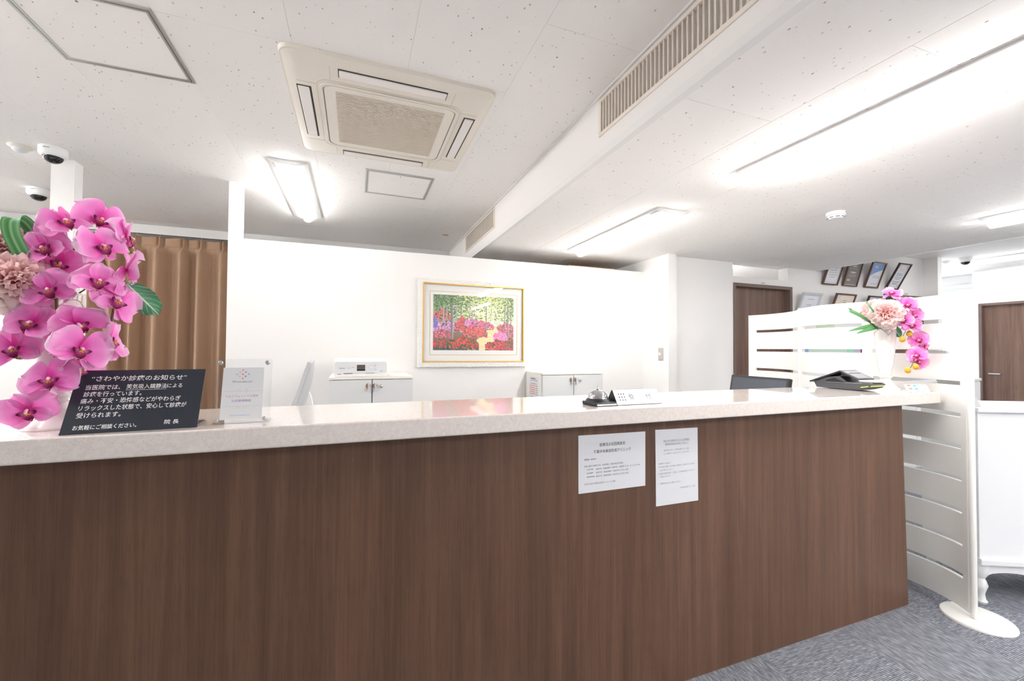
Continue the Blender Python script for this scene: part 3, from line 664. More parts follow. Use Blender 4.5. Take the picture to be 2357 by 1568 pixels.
smudge(MB(), .162, .180, PY - .008, PZ + .038, .004, 6, 3).build('print', M_INKG, prn)
for x, z, r, m in ((-.046, .062, .006, mat('button_grey', srgb(212, 213, 216), .4)), (-.017, .060, .006, mat('button_white', srgb(246, 246, 246), .4)), (.133, .078, .0055, ink('button_red', srgb(246, 190, 184))), (.133, .050, .0055, ink('button_teal', srgb(176, 214, 206))), (.079, .050, .005, mat('button_white')), (.106, .064, .006, mat('button_white'))):
    MB().lathe([(r, 0), (r, .0012)], 16, Matrix.Translation((x, PY - .0082, PZ + z)) @ Matrix.Rotation(math.pi / 2, 4, 'X')).build('button', m, prn)
o_ = rrect(.092, .120, PZ + .050, PZ + .078, .004); i_ = rrect(.0926, .1194, PZ + .0506, PZ + .0774, .0038)
ring(MB(), [(x, z) for x, z in o_], [(x, z) for x, z in i_], 0, .001, frame((0, PY - .008, 0), (1, 0, 0), (0, 0, 1))).build('button_ring', mat('button_grey'), prn)
MB().tube([(-.023, PY - .0095, PZ + .058), (-.023, PY - .0095, PZ + .064), (-.017, PY - .0095, PZ + .069), (-.011, PY - .0095, PZ + .064), (-.011, PY - .0095, PZ + .058)], .0009, 6).build('home_mark', M_INKG, prn)
MB().box(-.079, -.017, PY - .001, PY + .002, PZ + .0215, PZ + .0262).build('tray_slot', M_INK, prn)
MB().box(.066, .128, PY - .001, PY + .002, PZ + .0235, PZ + .0270).build('tray_slot', M_INK, prn)
MB().box(-.022, .072, PY - .002, PY + .001, PZ + .002, PZ + .0235).build('tray_flap', M_WHITE, prn, bevel=.001)

# ------------------------------------------------------------------ light switch, tall cabinet behind the partition, ceiling tag
sw = thing('light_switch', 'grey light switch plate on the wing wall', 'switch', (2.79, 3.321, 1.222))
MB().box(2.782, 2.7898, 3.286, 3.356, 1.222, 1.342).build('plate', mat('switch_grey', srgb(190, 182, 176), .4), sw, bevel=.002)
MB().box(2.778, 2.783, 3.318, 3.344, 1.270, 1.296).build('rocker', M_WHITE, sw, bevel=.001)
tc_ = thing('tall_cabinet', 'light wooden cabinet top peeking over the partition wall', 'cabinet', (2.25, 3.92, 0))
MB().box(1.99, 2.51, 3.72, 4.12, 0, 2.14).build('body', mat('pale_wood', srgb(206, 170, 130), .5), tc_)
MB().box(1.98, 2.52, 3.71, 4.13, 2.14, 2.165).build('top_board', mat('pale_wood'), tc_, bevel=.002)
tag(MB().box(.860, .918, 4.44, 4.475, ZU - .003, ZU - .0002).build('ceiling_tag', mat('tan_tag', srgb(206, 160, 110), .6)), 'tiny tan tag stuck on the ceiling near the small grille', 'tag')

# ------------------------------------------------------------------ ceiling cassette air conditioner
AX0, AX1, AY0, AY1 = -.315, .618, 1.860, 2.812
ac = thing('air_conditioner', 'cream four-way ceiling air conditioner with a central grille', 'air conditioner', (.15, 2.335, ZU))
zb = ZU - .030
def plate(mb, o0, o1, z0, z1):                   # bevelled rounded plate: outline o0 at z0 (top), o1 at z1 (bottom)
    n = len(o0); vs = [(x, y, z0) for x, y in o0] + [(x, y, z1) for x, y in o1]
    return mb.add(vs, [tuple(range(n)), tuple(range(2 * n - 1, n - 1, -1))] + [(i, (i + 1) % n, n + (i + 1) % n, n + i) for i in range(n)])
plate(MB(), rrect(AX0, AX1, AY0, AY1, .05), rrect(AX0 + .004, AX1 - .004, AY0 + .004, AY1 - .004, .05), ZU - .0005, ZU - .016).build('outer_rim', M_AC, ac, smooth=30)
plate(MB(), rrect(AX0 + .010, AX1 - .010, AY0 + .010, AY1 - .010, .045), rrect(AX0 + .045, AX1 - .045, AY0 + .045, AY1 - .045, .03), ZU - .016, zb).build('panel', M_AC, ac, smooth=30)
seam = mat('seam_shadow', srgb(206, 196, 176), .6)
ring(MB(), rrect(-.183, .483, 2.012, 2.660, .055), rrect(-.1815, .4815, 2.0135, 2.6585, .054), zb - .0010, zb - .0002).build('panel_seam', seam, ac)
ring(MB(), rrect(-.172, .472, 2.024, 2.648, .05), rrect(-.158, .458, 2.038, 2.634, .045), zb - .007, zb).build('grille_ring', M_AC, ac, bevel=.003)
for xx, ya, yb in ((-.122, AY0 + .05, 2.012), (.422, AY0 + .05, 2.012), (-.122, 2.660, AY1 - .05), (.422, 2.660, AY1 - .05)):
    MB().box(xx - .0008, xx + .0008, ya, yb, zb - .0008, zb + .002).build('panel_seam', seam, ac)
for yy, xa, xb in ((2.060, AX0 + .05, -.183), (2.612, AX0 + .05, -.183), (2.060, .483, AX1 - .05), (2.612, .483, AX1 - .05)):
    MB().box(xa, xb, yy - .0008, yy + .0008, zb - .0008, zb + .002).build('panel_seam', seam, ac)
plate(MB(), rrect(-.156, .456, 2.040, 2.632, .045), rrect(-.152, .452, 2.044, 2.628, .045), zb - .0005, zb - .006).build('grille_panel', M_AC, ac, smooth=30)
ring(MB(), rrect(-.1585, .4585, 2.0375, 2.6345, .046), rrect(-.1555, .4555, 2.0405, 2.6315, .045), zb - .0012, zb - .0002).build('grille_gap', mat('gap_brown', srgb(120, 108, 90), .7), ac)
MB().box(-.098, .398, 2.082, 2.582, zb - .0066, zb - .0056).build('grille_back', mat('grille_shadow', srgb(176, 164, 142), .7), ac)
rib = MB().box(-.254, .254, -.0032, .0032, -.0032, 0).mesh('grille_rib', M_ACG)
for k in range(48):
    inst(rib, 'grille_rib', ac).location = (.150 - .15, 2.084 + .0105 * k - 2.335, zb - .0064 - ZU)
vane_dark = mat('outlet_dark', srgb(70, 66, 58), .7); vane_m = mat('vane_white', srgb(244, 238, 234), .4)
for xa, xb, ya, yb in ((-.088, .388, 1.915, 1.976), (-.088, .388, 2.696, 2.757), (-.268, -.207, 2.090, 2.566), (.507, .566, 2.090, 2.566)):
    MB().box(xa, xb, ya, yb, zb - .0012, zb + .002).build('outlet', vane_dark, ac)
    MB().box(xa + .004, xb - .004, ya + .005, yb - .009, zb - .008, zb - .001).build('vane', vane_m, ac, bevel=.003) if xb - xa > .2 else MB().box(xa + .005, xb - .008, ya + .004, yb - .004, zb - .008, zb - .001).build('vane', vane_m, ac, bevel=.003)
MB().box(.545, .562, 2.640, 2.672, zb - .0006 + .004, zb + .004).build('sticker', ink('sticker_blue', srgb(120, 140, 200)), ac)

# ------------------------------------------------------------------ air grilles on the beam
for k, (a, b) in enumerate(VENTS):
    g = thing('air_grille', ('long cream air grille on the beam, nearest, cut by the top photo edge', 'small looking air grille at the far end of the beam')[k], 'grille', (XB - .012, (a + b) / 2, 2.345), 'air grilles on the beam')
    z0, z1 = 2.345, 2.528
    xo, xi = XB - .018, XB - .012
    f = MB(); f.box(xo, xi + .03, a, b, z0, z0 + .018); f.box(xo, xi + .03, a, b, z1 - .018, z1); f.box(xo, xi + .03, a, a + .02, z0 + .018, z1 - .018); f.box(xo, xi + .03, b - .02, b, z0 + .018, z1 - .018)
    f.build('frame', M_VENT, g, bevel=.002)
    MB().box(XB + .09, XB + .10, a, b, 2.352, 2.522).box(XB, XB + .1, a, a + .01, 2.352, 2.522).box(XB, XB + .1, b - .01, b, 2.352, 2.522).box(XB, XB + .1, a, b, 2.345, 2.353).box(XB, XB + .1, a, b, 2.521, 2.53).build('duct', M_VENTD, g)
    sl = MB().box(-.004, .022, -.0035, .0035, 0, z1 - z0 - .036).mesh('slat', M_SLAT)
    hb = MB().box(0, .008, 0, b - a - .04, -.003, .003).mesh('cross_blade', mat('blade_dark', srgb(150, 140, 130), .6))
    n = int((b - a - .04) / .0245)
    for i in range(n):
        inst(sl, 'slat', g).location = (XB - .010 - (XB - .012), a + .02 + (b - a - .04) * (i + .5) / n - (a + b) / 2, .018)
    for i in range(7):
        inst(hb, 'cross_blade', g).location = (XB + .022 - (XB - .012), -(b - a) / 2 + .02, .018 + .147 * (i + .5) / 7)

# ------------------------------------------------------------------ ceiling hatches
for (x0, x1, y0, y1, label) in ((-1.170, -.710, 1.852, 2.308, 'ceiling hatch with an aluminium frame at upper left'), (.048, .514, 2.998, 3.452, 'ceiling hatch with an aluminium frame behind the air conditioner')):
    h = thing('ceiling_hatch', label, 'hatch', ((x0 + x1) / 2, (y0 + y1) / 2, ZU), 'ceiling hatches')
    MB().box(x0 + .02, x1 - .02, y0 + .02, y1 - .02, ZU - .004, ZU - .0004).build('lid', M_CEIL, h)
    def fr(o, i, z0, z1, m, nm):
        f = MB(); f.box(x0 + o, x0 + i, y0 + o, y1 - o, z0, z1); f.box(x1 - i, x1 - o, y0 + o, y1 - o, z0, z1); f.box(x0 + i, x1 - i, y0 + o, y0 + i, z0, z1); f.box(x0 + i, x1 - i, y1 - i, y1 - o, z0, z1); f.build(nm, m, h)
    fr(0, .010, ZU - .006, ZU - .0003, M_ALU, 'outer_frame'); fr(.010, .013, ZU - .003, ZU - .0003, mat('gap_brown'), 'frame_gap'); fr(.013, .022, ZU - .0065, ZU - .0003, M_ALU, 'inner_frame')
    MB().lathe([(.004, 0), (.004, .001)], 12, Matrix.Translation(((x0 + x1) / 2, y0 + .05, ZU - .0050))).build('latch', mat('gap_brown'), h)

# ------------------------------------------------------------------ dome cameras, sensors, smoke detector
def dome_cam(x, y, label, z=ZU, r=.066):
    t = thing('dome_camera', label, 'camera', (x, y, z), 'ceiling dome cameras'); T = Matrix.Translation((x, y, z))
    MB().lathe([(r * .97, 0), (r, -.004), (r, -.036), (r * .96, -.044), (r * .86, -.052), (r * .74, -.056)], 32, T).build('housing', M_WHITE, t, smooth=40)
    pr = [(r * .72 * math.cos(q), -.050 - r * .66 * math.sin(q)) for q in [math.pi / 2 * k / 8 for k in range(9)]]
    MB().lathe(pr[:-1] + [(.0005, pr[-1][1])], 28, T).build('dome', M_GLASSD, t, smooth=60)
    MB().box(-.014, .014, -r - .0006, -r + .004, -.020, -.016, T).build('slit', M_INKG, t)
def sensor(x, y, label, z=ZU):
    t = thing('motion_sensor', label, 'sensor', (x, y, z), 'round ceiling sensors'); T = Matrix.Translation((x, y, z))
    MB().lathe([(.055, 0), (.055, -.004), (.046, -.010), (.040, -.014)], 30, T).build('flange', mat('cream_plastic'), t, smooth=30)
    pr = [(.038 * math.cos(q), -.012 - .026 * math.sin(q)) for q in [math.pi / 2 * k / 7 for k in range(8)]]
    MB().lathe(pr[:-1] + [(.0005, pr[-1][1])], 26, T).build('lens', mat('sensor_lens', srgb(226, 230, 230), .3), t, smooth=60)
dome_cam(-1.770, 3.400, 'dome camera on the ceiling in front of the slim column')
dome_cam(-2.335, 4.330, 'dome camera on the ceiling behind the slim column, above the orchids')
dome_cam(7.42, 3.03, 'dome camera on the passage ceiling at far right', ZT)
sensor(-1.945, 3.440, 'round sensor left of the nearer dome camera')
sensor(-2.245, 4.470, 'round sensor half hidden by the slim column')
sensor(7.46, 3.24, 'round sensor left of the far right dome camera', ZT)
sd = thing('smoke_detector', 'white smoke detector on the low ceiling between two lamps', 'detector', (2.98, 1.845, ZL)); T = Matrix.Translation((2.98, 1.845, ZL))
MB().lathe([(.052, 0), (.054, -.004), (.054, -.020), (.050, -.024)], 32, T).build('base', M_WHITE, sd, smooth=35)
MB().lathe([(.047, -.022), (.046, -.034), (.036, -.044), (.020, -.046)], 32, T).build('cover', M_WHITE, sd, smooth=35)
for k in range(8):
    q = 2 * math.pi * k / 8
    MB().box(.041, .0475, -.010, .010, -.0375, -.0335, T @ Matrix.Rotation(q, 4, 'Z')).build('slot', M_INKG, sd)
MB().box(.052, .0548, -.008, .008, -.012, -.006, T @ Matrix.Rotation(-1.2, 4, 'Z')).build('lamp', M_INKG, sd)

# ------------------------------------------------------------------ curtain and rail at the back
cu = thing('curtain', 'brown pleated curtain hanging beside the slim column', 'curtain', (-1.75, 5.12, 0))
CX0, CX1, CT = -2.42, -1.02, 2.428
PLE = [-2.36, -2.205, -2.045, -1.855, -1.655, -1.505, -1.315, -1.13]
def fold(x, z):
    t = min(1, max(0, (CT - z) / 2.35)); h = min(1, max(0, (CT - z - .080) / .09)); h = h * h * (3 - 2 * h)
    best = min(PLE, key=lambda p: abs(p - x)); d = x - best
    s_ = 0.5
    for a, b in zip(PLE, PLE[1:]):
        if a <= x <= b: s_ = (x - a) / (b - a)
    ridge = (.5 + .5 * math.cos(2 * math.pi * s_)) ** 1.5
    pinch = (1 - h) * (.034 * math.exp(-(d / .012) ** 2) - .016 * math.exp(-((abs(d) - .022) / .012) ** 2) + .012 * math.sin(math.pi * s_))
    body = h * ((.120 + .04 * t) * ridge + .016 * math.sin(2 * math.pi * s_ * 2 + 1.1) * (1 - ridge) + .014 * t * math.sin(31 * x + 2))
    return 5.172 - pinch - body
def cf(u, v):
    x = CX0 + (CX1 - CX0) * u; zt = CT - .012 * math.sin(math.pi * ((x * 5.3) % 1)); z = zt + (.04 - zt) * (v ** 1.5)
    return (x + .016 * v * math.sin(17 * x), fold(x, z), z)
def velvet():
    m = mat('brown_curtain', srgb(178, 146, 120), .75, spec=.25); t = NT(m)
    m.node_tree.nodes['Principled BSDF'].inputs['Sheen Weight'].default_value = .25
    g = t.n('ShaderNodeNewGeometry'); n = t.n('ShaderNodeTexNoise', {'Vector': g.outputs['Position'], 'Scale': 600.0}); t.bump(n.outputs[0], .1, .0005); return m
MB().grid(cf, 220, 50).build('cloth', velvet(), cu, smooth=70, recalc=False)
MB().tube([(CX0 + .002, fold(CX0, CT - .092) - .0006, CT - .095)] + [(x, fold(x, CT - .092) - .0008, CT - .095) for x in [CX0 + (CX1 - CX0) * k / 160 for k in range(161)]], .0011, 4).build('header_stitch', mat('stitch_brown', srgb(128, 96, 74), .8), cu)
ra = thing('curtain_rail', 'white curtain rail under the cornice above the brown curtain', 'rail', (-1.75, 5.14, 2.44))
MB().box(-3.3, -.9, 5.145, 5.170, 2.446, 2.4615).build('track', M_TRIM, ra)
MB().box(-3.3, -.9, 5.153, 5.162, 2.4445, 2.4462).build('groove', mat('gap_shade'), ra)
hk = MB().tube([(0, 0, .012), (0, -.003, 0), (0, 0, -.03)], .002, 6).mesh('hook', M_ALU)
for p in PLE: inst(hk, 'hook', ra).location = (p + 1.75, .017, -.008)

# ------------------------------------------------------------------ framed painting
pt = thing('framed_painting', 'framed woodland path painting with red and pink flowers on the partition', 'painting', (.98, 3.593, 1.165))
def pframe(x0, x1, z0, z1, wd, y0, y1, m, nm, bev=0, ornate=False):
    f = MB(); P = [(x0, z0), (x1, z0), (x1, z1), (x0, z1)]; Q = [(x0 + wd, z0 + wd), (x1 - wd, z0 + wd), (x1 - wd, z1 - wd), (x0 + wd, z1 - wd)]
    for i in range(4):
        j = (i + 1) % 4; a_, b_, c_, d_ = P[i], P[j], Q[j], Q[i]
        f.hexa([(a_[0], y1, a_[1]), (b_[0], y1, b_[1]), (c_[0], y1, c_[1]), (d_[0], y1, d_[1]), (a_[0], y0 + (.006 if ornate else 0), a_[1]), (b_[0], y0 + (.006 if ornate else 0), b_[1]), (c_[0], y0, c_[1]), (d_[0], y0, d_[1])])
    return f.build(nm, m, pt, bevel=bev)
mo_ = mat('ornate_white', srgb(243, 241, 236), .5); t_ = NT(mo_)
g_ = t_.n('ShaderNodeNewGeometry'); v_ = t_.n('ShaderNodeTexVoronoi', {'Vector': g_.outputs['Position'], 'Scale': 85.0}); t_.bump(v_.outputs['Distance'], .8, .006)
pframe(.482, 1.474, 1.164, 1.917, .042, 3.562, 3.592, mo_, 'outer_frame')
# carved beads along the outer edge
bead = MB().ball((0, 0, 0), .0085, .006, .0065, 8, 5).mesh('carved_bead', mo_)
for k in range(62):
    for z in (1.170, 1.911): inst(bead, 'carved_bead', pt).location = (.488 + .98 * k / 61 - .98, 3.568 - 3.593, z - 1.165)
for k in range(1, 46):
    for x in (.488, 1.468): inst(bead, 'carved_bead', pt, Matrix.Translation((x - .98, 3.568 - 3.593, 1.170 + .741 * k / 46 - 1.165)) @ Matrix.Rotation(math.pi / 2, 4, 'Y'))
gold = mat('gold_leaf', srgb(222, 178, 98), .32, metal=.55)
pframe(.524, 1.442, 1.204, 1.883, .011, 3.559, 3.585, gold, 'gold_inner_frame', .002)
MB().box(.535, 1.431, 1 * 3.578, 3.590, 1.215, 1.872).build('mat_board', mat('mat_white', srgb(246, 245, 243), .6), pt)
pframe(.585, 1.380, 1.266, 1.816, .0035, 3.5765, 3.579, gold, 'gold_fillet')
# the painted print: a grid whose vertices carry the paint, paled for the haze on the glass
import array
NX, NZ = 360, 236
rnd = random.Random(11)
cv = [[None] * (NX + 1) for _ in range(NZ + 1)]
def lerp(a, b, t): return tuple(a[i] + (b[i] - a[i]) * t for i in range(3))
for j in range(NZ + 1):
    for i in range(NX + 1):
        u, v = i / NX, j / NZ
        glow = math.exp(-((u - .62) / .30) ** 2 - ((v - .66) / .22) ** 2)
        c = lerp((142, 168, 128), (232, 234, 212), min(1, glow * 1.25))
        if v < .45: c = lerp((96, 84, 72), (150, 120, 96), v / .45)
        cv[j][i] = c
def dab(u, v, r, c, a=1.0, asp=1.0):
    ru, rv = r * asp, r * 1.53
    for j in range(max(0, int((v - rv) * NZ)), min(NZ, int((v + rv) * NZ) + 1) + 1):
        for i in range(max(0, int((u - ru) * NX)), min(NX, int((u + ru) * NX) + 1) + 1):
            q = ((i / NX - u) / ru) ** 2 + ((j / NZ - v) / rv) ** 2
            if q < 1: cv[j][i] = lerp(cv[j][i], c, a * min(1, (1 - q) * 2.2))
def jit(c, k=18): d = rnd.uniform(-k, k); return tuple(max(0, min(255, x + d + rnd.uniform(-k / 2, k / 2))) for x in c)
for _ in range(260): dab(rnd.uniform(.3, 1), rnd.uniform(.42, .62), rnd.uniform(.008, .025), jit(rnd.choice([(196, 214, 190), (214, 220, 208), (190, 210, 170), (236, 214, 214)]), 10), .5)
def path():                                            # sandy path winding to the light
    for k in range(140):
        t = k / 139
        u = .62 + .10 * math.sin(t * 3.6 - .4) + .02 * t; v = .02 + .50 * t ** .9; wdt = .135 * (1 - t) ** 1.1 + .018
        for _ in range(3): dab(u + rnd.uniform(-wdt, wdt) * .7, v, wdt * .45 + .006, jit((238, 206, 160), 12), .6, 1.3)
        if t < .45 and rnd.random() < .5: dab(u + rnd.uniform(-wdt, wdt), v, .014, jit((160, 118, 96), 10), .5, 2.4)
path()
TR = [(.22, .22, .030, (118, 116, 124)), (.275, .50, .016, (150, 156, 164)), (.335, .60, .009, (124, 120, 120)), (.44, .55, .010, (156, 154, 156)), (.47, .56, .009, (150, 146, 146)), (.645, .38, .013, (134, 132, 132)), (.885, .44, .012, (126, 124, 126)), (.925, .20, .016, (122, 116, 118)), (.965, .30, .009, (118, 112, 112)), (.12, .50, .014, (150, 160, 160)), (.16, .55, .009, (164, 172, 170))]
for u, v0, wd_, c in TR:
    for k in range(160):
        v = v0 + (1 - v0) * k / 159
        dab(u, v, wd_ * .62, c, .8, .8); dab(u + wd_ * .35, v, wd_ * .3, lerp(c, (214, 196, 178), .6), .7, .7)
for _ in range(3400):                                   # canopy
    u, v = rnd.random(), 1 - rnd.random() ** 1.6 * .45
    L = math.exp(-((u - .66) / .30) ** 2)
    c = rnd.choice([(92, 120, 84), (120, 148, 98), (74, 98, 72)] if rnd.random() > L * .8 else [(208, 206, 140), (188, 198, 130), (228, 222, 168)])
    dab(u, v, rnd.uniform(.0035, .009), jit(c), .8, 1.5)
def bush(u0, u1, v0, v1, cs, n, r=(.0045, .009)):
    for _ in range(int(n * 1.9)):
        a_ = rnd.random(); u = u0 + (u1 - u0) * a_; top = v0 + (v1 - v0) * (.55 + .45 * math.sin(math.pi * a_) + .1 * math.sin(a_ * 17)); v = v0 + (top - v0) * rnd.random() ** .7
        dab(u, v, rnd.uniform(*r), jit(rnd.choice(cs)), .85, 1.2)
G = (70, 92, 58); RD = (204, 64, 74); PK = (216, 132, 182); CR = (210, 96, 108); VI = (134, 116, 184)
bush(0, .2, .5, .74, [CR, (224, 110, 112), G], 260); bush(0, .34, .32, .54, [PK, (240, 170, 210), PK, VI, G], 360); bush(0, .05, .40, .60, [VI, (104, 92, 190)], 60)
bush(.26, .44, .34, .60, [CR, (230, 88, 84), CR, G], 380); bush(.38, .56, .44, .58, [PK, VI, (220, 150, 210), CR], 220); bush(.44, .74, .38, .54, [(226, 92, 130), PK, CR, G], 330)
bush(.36, .66, .24, .42, [CR, (222, 84, 84), CR, G, (232, 120, 110)], 420); bush(0, .2, .22, .36, [CR, RD, PK, G], 240)
bush(.80, 1.0, .34, .52, [CR, PK, (224, 100, 110), G], 300); bush(.74, .92, .18, .36, [PK, (240, 150, 214), PK, CR], 280); bush(.92, 1.0, .22, .42, [PK, CR, G], 120)
bush(0, .55, 0, .14, [G, (52, 70, 48), (60, 64, 60), (70, 80, 110)], 420); bush(0, .16, .05, .19, [RD, RD, G], 130); bush(.18, .55, .03, .24, [RD, (230, 76, 70), RD, G, G], 400, (.005, .011))
bush(.64, .96, 0, .19, [RD, RD, (236, 90, 96), G, (150, 60, 70)], 420, (.005, .011)); bush(.9, 1.0, 0, .22, [(120, 90, 80), G, RD], 120)
for u, v0, wd_, c in TR:
    for k in range(90):
        v = v0 + (.80 - v0) * k / 89
        if rnd.random() < .12: continue
        dab(u, v, wd_ * .62, c, .8, .8); dab(u + wd_ * .4, v, wd_ * .3, lerp(c, (222, 196, 178), .7), .7, .7)
pg = MB(); pg.grid(lambda u, v: (.614 + .731 * u, 3.5768, 1.308 + .478 * v), NX, NZ, lambda u, v: srgb(*[min(255, q * 1.08 + 14) for q in cv[round(v * NZ)][round(u * NX)]]))  # colour lift puts the glass's reflected haze into the print
pg.build('painted_print', M_PRINT, pt, recalc=False)
gl = pane_mat('picture_glass', (1, 1, 1, 1))
MB().box(.536, 1.430, 3.5700, 3.5715, 1.216, 1.871).build('glass', gl, pt)

# ------------------------------------------------------------------ framed certificates leaning out from the door wall
def cert(xb0, xb1, zb_, h, lean_, label, fm, draw, mw=.016):
    w_ = xb1 - xb0; o = Vector((xb0, 3.286 - .002, zb_))
    t = thing('certificate_frame', label, 'picture frame', tuple(o), 'certificates on the door wall')
    m = frame(o, (1, 0, 0), (0, -lean_, math.sqrt(max(.0001, h * h - lean_ * lean_)))); T = Matrix.Translation(-o)
    K = T @ m
    ring(MB(), [(0, 0), (w_, 0), (w_, h), (0, h)], [(mw, mw), (w_ - mw, mw), (w_ - mw, h - mw), (mw, h - mw)], -.004, .016, K).build('frame', fm, t, world=False)
    MB().box(mw * .9, w_ - mw * .9, mw * .9, h - mw * .9, -.002, .004, K).build('sheet', M_PAPER, t, world=False)
    MB().tube([(w_ * .3, h * .9, -.004), (w_ * .5, h * .98, -.012), (w_ * .7, h * .9, -.004)], .0012, 5, K).build('hanging_wire', M_INKG, t, world=False)
    draw(t, K @ Matrix.Translation((0, 0, .0045)), w_, h)
    return t
brown = mat('frame_brown', srgb(104, 74, 64), .45); blackf = mat('frame_black', srgb(58, 50, 48), .4); silver = mat('frame_silver', srgb(206, 212, 214), .4)
def rows(t, K, w_, h, m, ys, a=.22, b=.78, th=.006, seed=1):
    r = random.Random(seed)
    for y_ in ys:
        q = r.uniform(0, .12); mb = MB(); x = w_ * (a + q)
        while x < w_ * (b - q): mb.box(x, x + .009, h * y_ - th / 2, h * y_ + th / 2, 0, .0004, K); x += .011
        if mb.v: mb.build('print', m, t, world=False)
def panel(t, K, x0, x1, y0, y1, m, nm='print', z=.0003): MB().box(x0, x1, y0, y1, 0, z, K).build(nm, m, t, world=False)
def d_plain(t, K, w_, h): rows(t, K, w_, h, M_INKL, (.84, .78, .66, .60, .52, .44, .36, .28), seed=3); ring(MB(), rrect(.03, w_ - .03, .03, h - .03, .01), rrect(.032, w_ - .032, .032, h - .032, .01), 0, .0003, K).build('border', M_INKL, t, world=False)
def d_dark(t, K, w_, h):
    panel(t, K, .022, w_ - .022, .022, h - .022, mat('slate_print', srgb(126, 122, 122), .5), 'print_ground')
    K2 = K @ Matrix.Translation((0, 0, .0004)); gd = mat('ink_gold', srgb(240, 205, 140), .5)
    for y_, a, b in ((.78, .4, .6), (.72, .36, .64), (.52, .3, .7), (.495, .36, .64), (.25, .2, .42), (.21, .2, .42)): panel(t, K2, w_ * a, w_ * b, h * y_ - .004, h * y_ + .004, gd)
    rows(t, K2, w_, h, M_INKL, (.64, .42, .37), seed=4)
def d_blue(t, K, w_, h):
    n = 14; pts = [(.020, h - .02), (.020, h * .36)] + [(.020 + (w_ - .04) * (i / n), h * (.36 + .36 * (i / n) ** .6)) for i in range(1, n + 1)] + [(w_ - .02, h - .02)]
    MB().prism(pts, 0, .0003, 'z', K).build('blue_print', ink('certificate_blue', srgb(136, 170, 220)), t, world=False)
    rows(t, K @ Matrix.Translation((0, 0, .0004)), w_, h, M_PAPER, (.84, .79), .2, .6, seed=6); rows(t, K, w_, h, M_INKL, (.46, .40, .16), .3, .85, seed=7)
def d_orna(t, K, w_, h):
    og = ink('ornament_pink', srgb(240, 205, 195))
    for x in (.05, w_ - .05):
        for y_ in (.05, h - .05): MB().lathe([(.018, 0), (.018, .0003)], 14, K @ Matrix.Translation((x, y_, 0))).build('corner_ornament', og, t, world=False)
    rows(t, K, w_, h, ink('orange_soft', srgb(246, 206, 150)), (.76, .71), .3, .7, .008, seed=8); rows(t, K, w_, h, M_INKG, (.60, .54, .46, .40, .30, .24, .20), seed=9)
def d_cream(t, K, w_, h):
    panel(t, K, .018, w_ - .018, .018, h - .018, ink('cream', srgb(240, 228, 210)), 'print_ground'); K2 = K @ Matrix.Translation((0, 0, .0004))
    MB().prism([(.018, h - .018), (.018, h * .62), (w_ * .35, h - .018)], 0, .0003, 'z', K2).build('lilac_corner', ink('lilac', srgb(228, 212, 222)), t, world=False)
    rows(t, K2, w_, h, M_INKG, (.72, .64, .56), .4, .65, seed=10); panel(t, K2, w_ * .22, w_ * .34, h * .42, h * .56, ink('lilac_block', srgb(206, 190, 214)))
def d_silver(t, K, w_, h):
    ring(MB(), rrect(.03, w_ - .03, .03, h - .03, .008), rrect(.033, w_ - .033, .033, h - .033, .008), 0, .0003, K).build('border', M_INKL, t, world=False)
    rows(t, K, w_, h, M_INKL, (.74, .52, .46, .30), .3, .7, seed=12)
cert(5.045, 5.305, 2.097, .325, .105, 'brown framed white certificate, leftmost of the upper row', brown, d_plain)
cert(5.400, 5.655, 2.100, .325, .090, 'brown framed dark grey certificate with gold print in the upper row', brown, d_dark)
cert(5.795, 6.055, 2.105, .315, .105, 'brown framed blue and white certificate in the upper row', brown, d_blue)
cert(6.215, 6.460, 2.112, .335, .155, 'black framed certificate, rightmost and tilted most in the upper row', blackf, d_orna, .014)
cert(4.600, 4.910, 1.700, .285, .095, 'silver framed certificate beside the dark door in the lower row', silver, d_silver, .020)
cert(5.150, 5.495, 1.715, .290, .095, 'brown framed cream certificate in the lower row', brown, d_cream)
cert(5.730, 6.080, 1.715, .290, .095, 'black framed certificate behind the far peonies in the lower row', blackf, d_plain)
# poster board behind the screen's slots
po = thing('poster_board', 'pale green and blue poster seen through the slots of the white screen', 'poster', (5.2, 3.288, 1.12))
MB().box(4.66, 5.74, 3.272, 3.2885, 1.12, 1.50).build('frame', blackf, po); MB().box(4.69, 5.71, 3.2705, 3.272, 1.15, 1.47).build('sheet', ink('poster_green', srgb(206, 226, 212)), po)
MB().box(4.69, 4.80, 3.2697, 3.2705, 1.15, 1.47).build('blue_panel', ink('poster_blue', srgb(150, 172, 222)), po); MB().box(5.46, 5.58, 3.2697, 3.2705, 1.15, 1.47).build('mint_panel', ink('poster_mint', srgb(160, 226, 190)), po); MB().box(5.58, 5.71, 3.2697, 3.2705, 1.15, 1.47).build('lilac_panel', ink('poster_lilac', srgb(196, 184, 214)), po)
MB().lathe([(.16, 0), (.16, .004)], 40, Matrix.Translation((5.12, 3.2885, 1.56)) @ Matrix.Rotation(math.pi / 2, 4, 'X')).build('round_top', ink('poster_leaf', srgb(212, 232, 200)), po)

lc = thing('low_cabinet', 'white low cabinet glimpsed through the lower slots of the screen', 'cabinet', (6.1, 2.9, 0))
MB().box(5.25, 6.95, 2.74, 3.10, .06, .98).box(5.28, 6.92, 2.77, 3.10, 0, .06).build('body', M_CHEST, lc)
MB().box(5.23, 6.97, 2.72, 3.12, .98, 1.01).build('top_board', M_CHEST, lc, bevel=.003)
for k in range(4): MB().box(5.255 + .425 * k, 5.67 + .425 * k, 2.722, 2.74, .08, .97).build('door', M_CHEST, lc, bevel=.002)
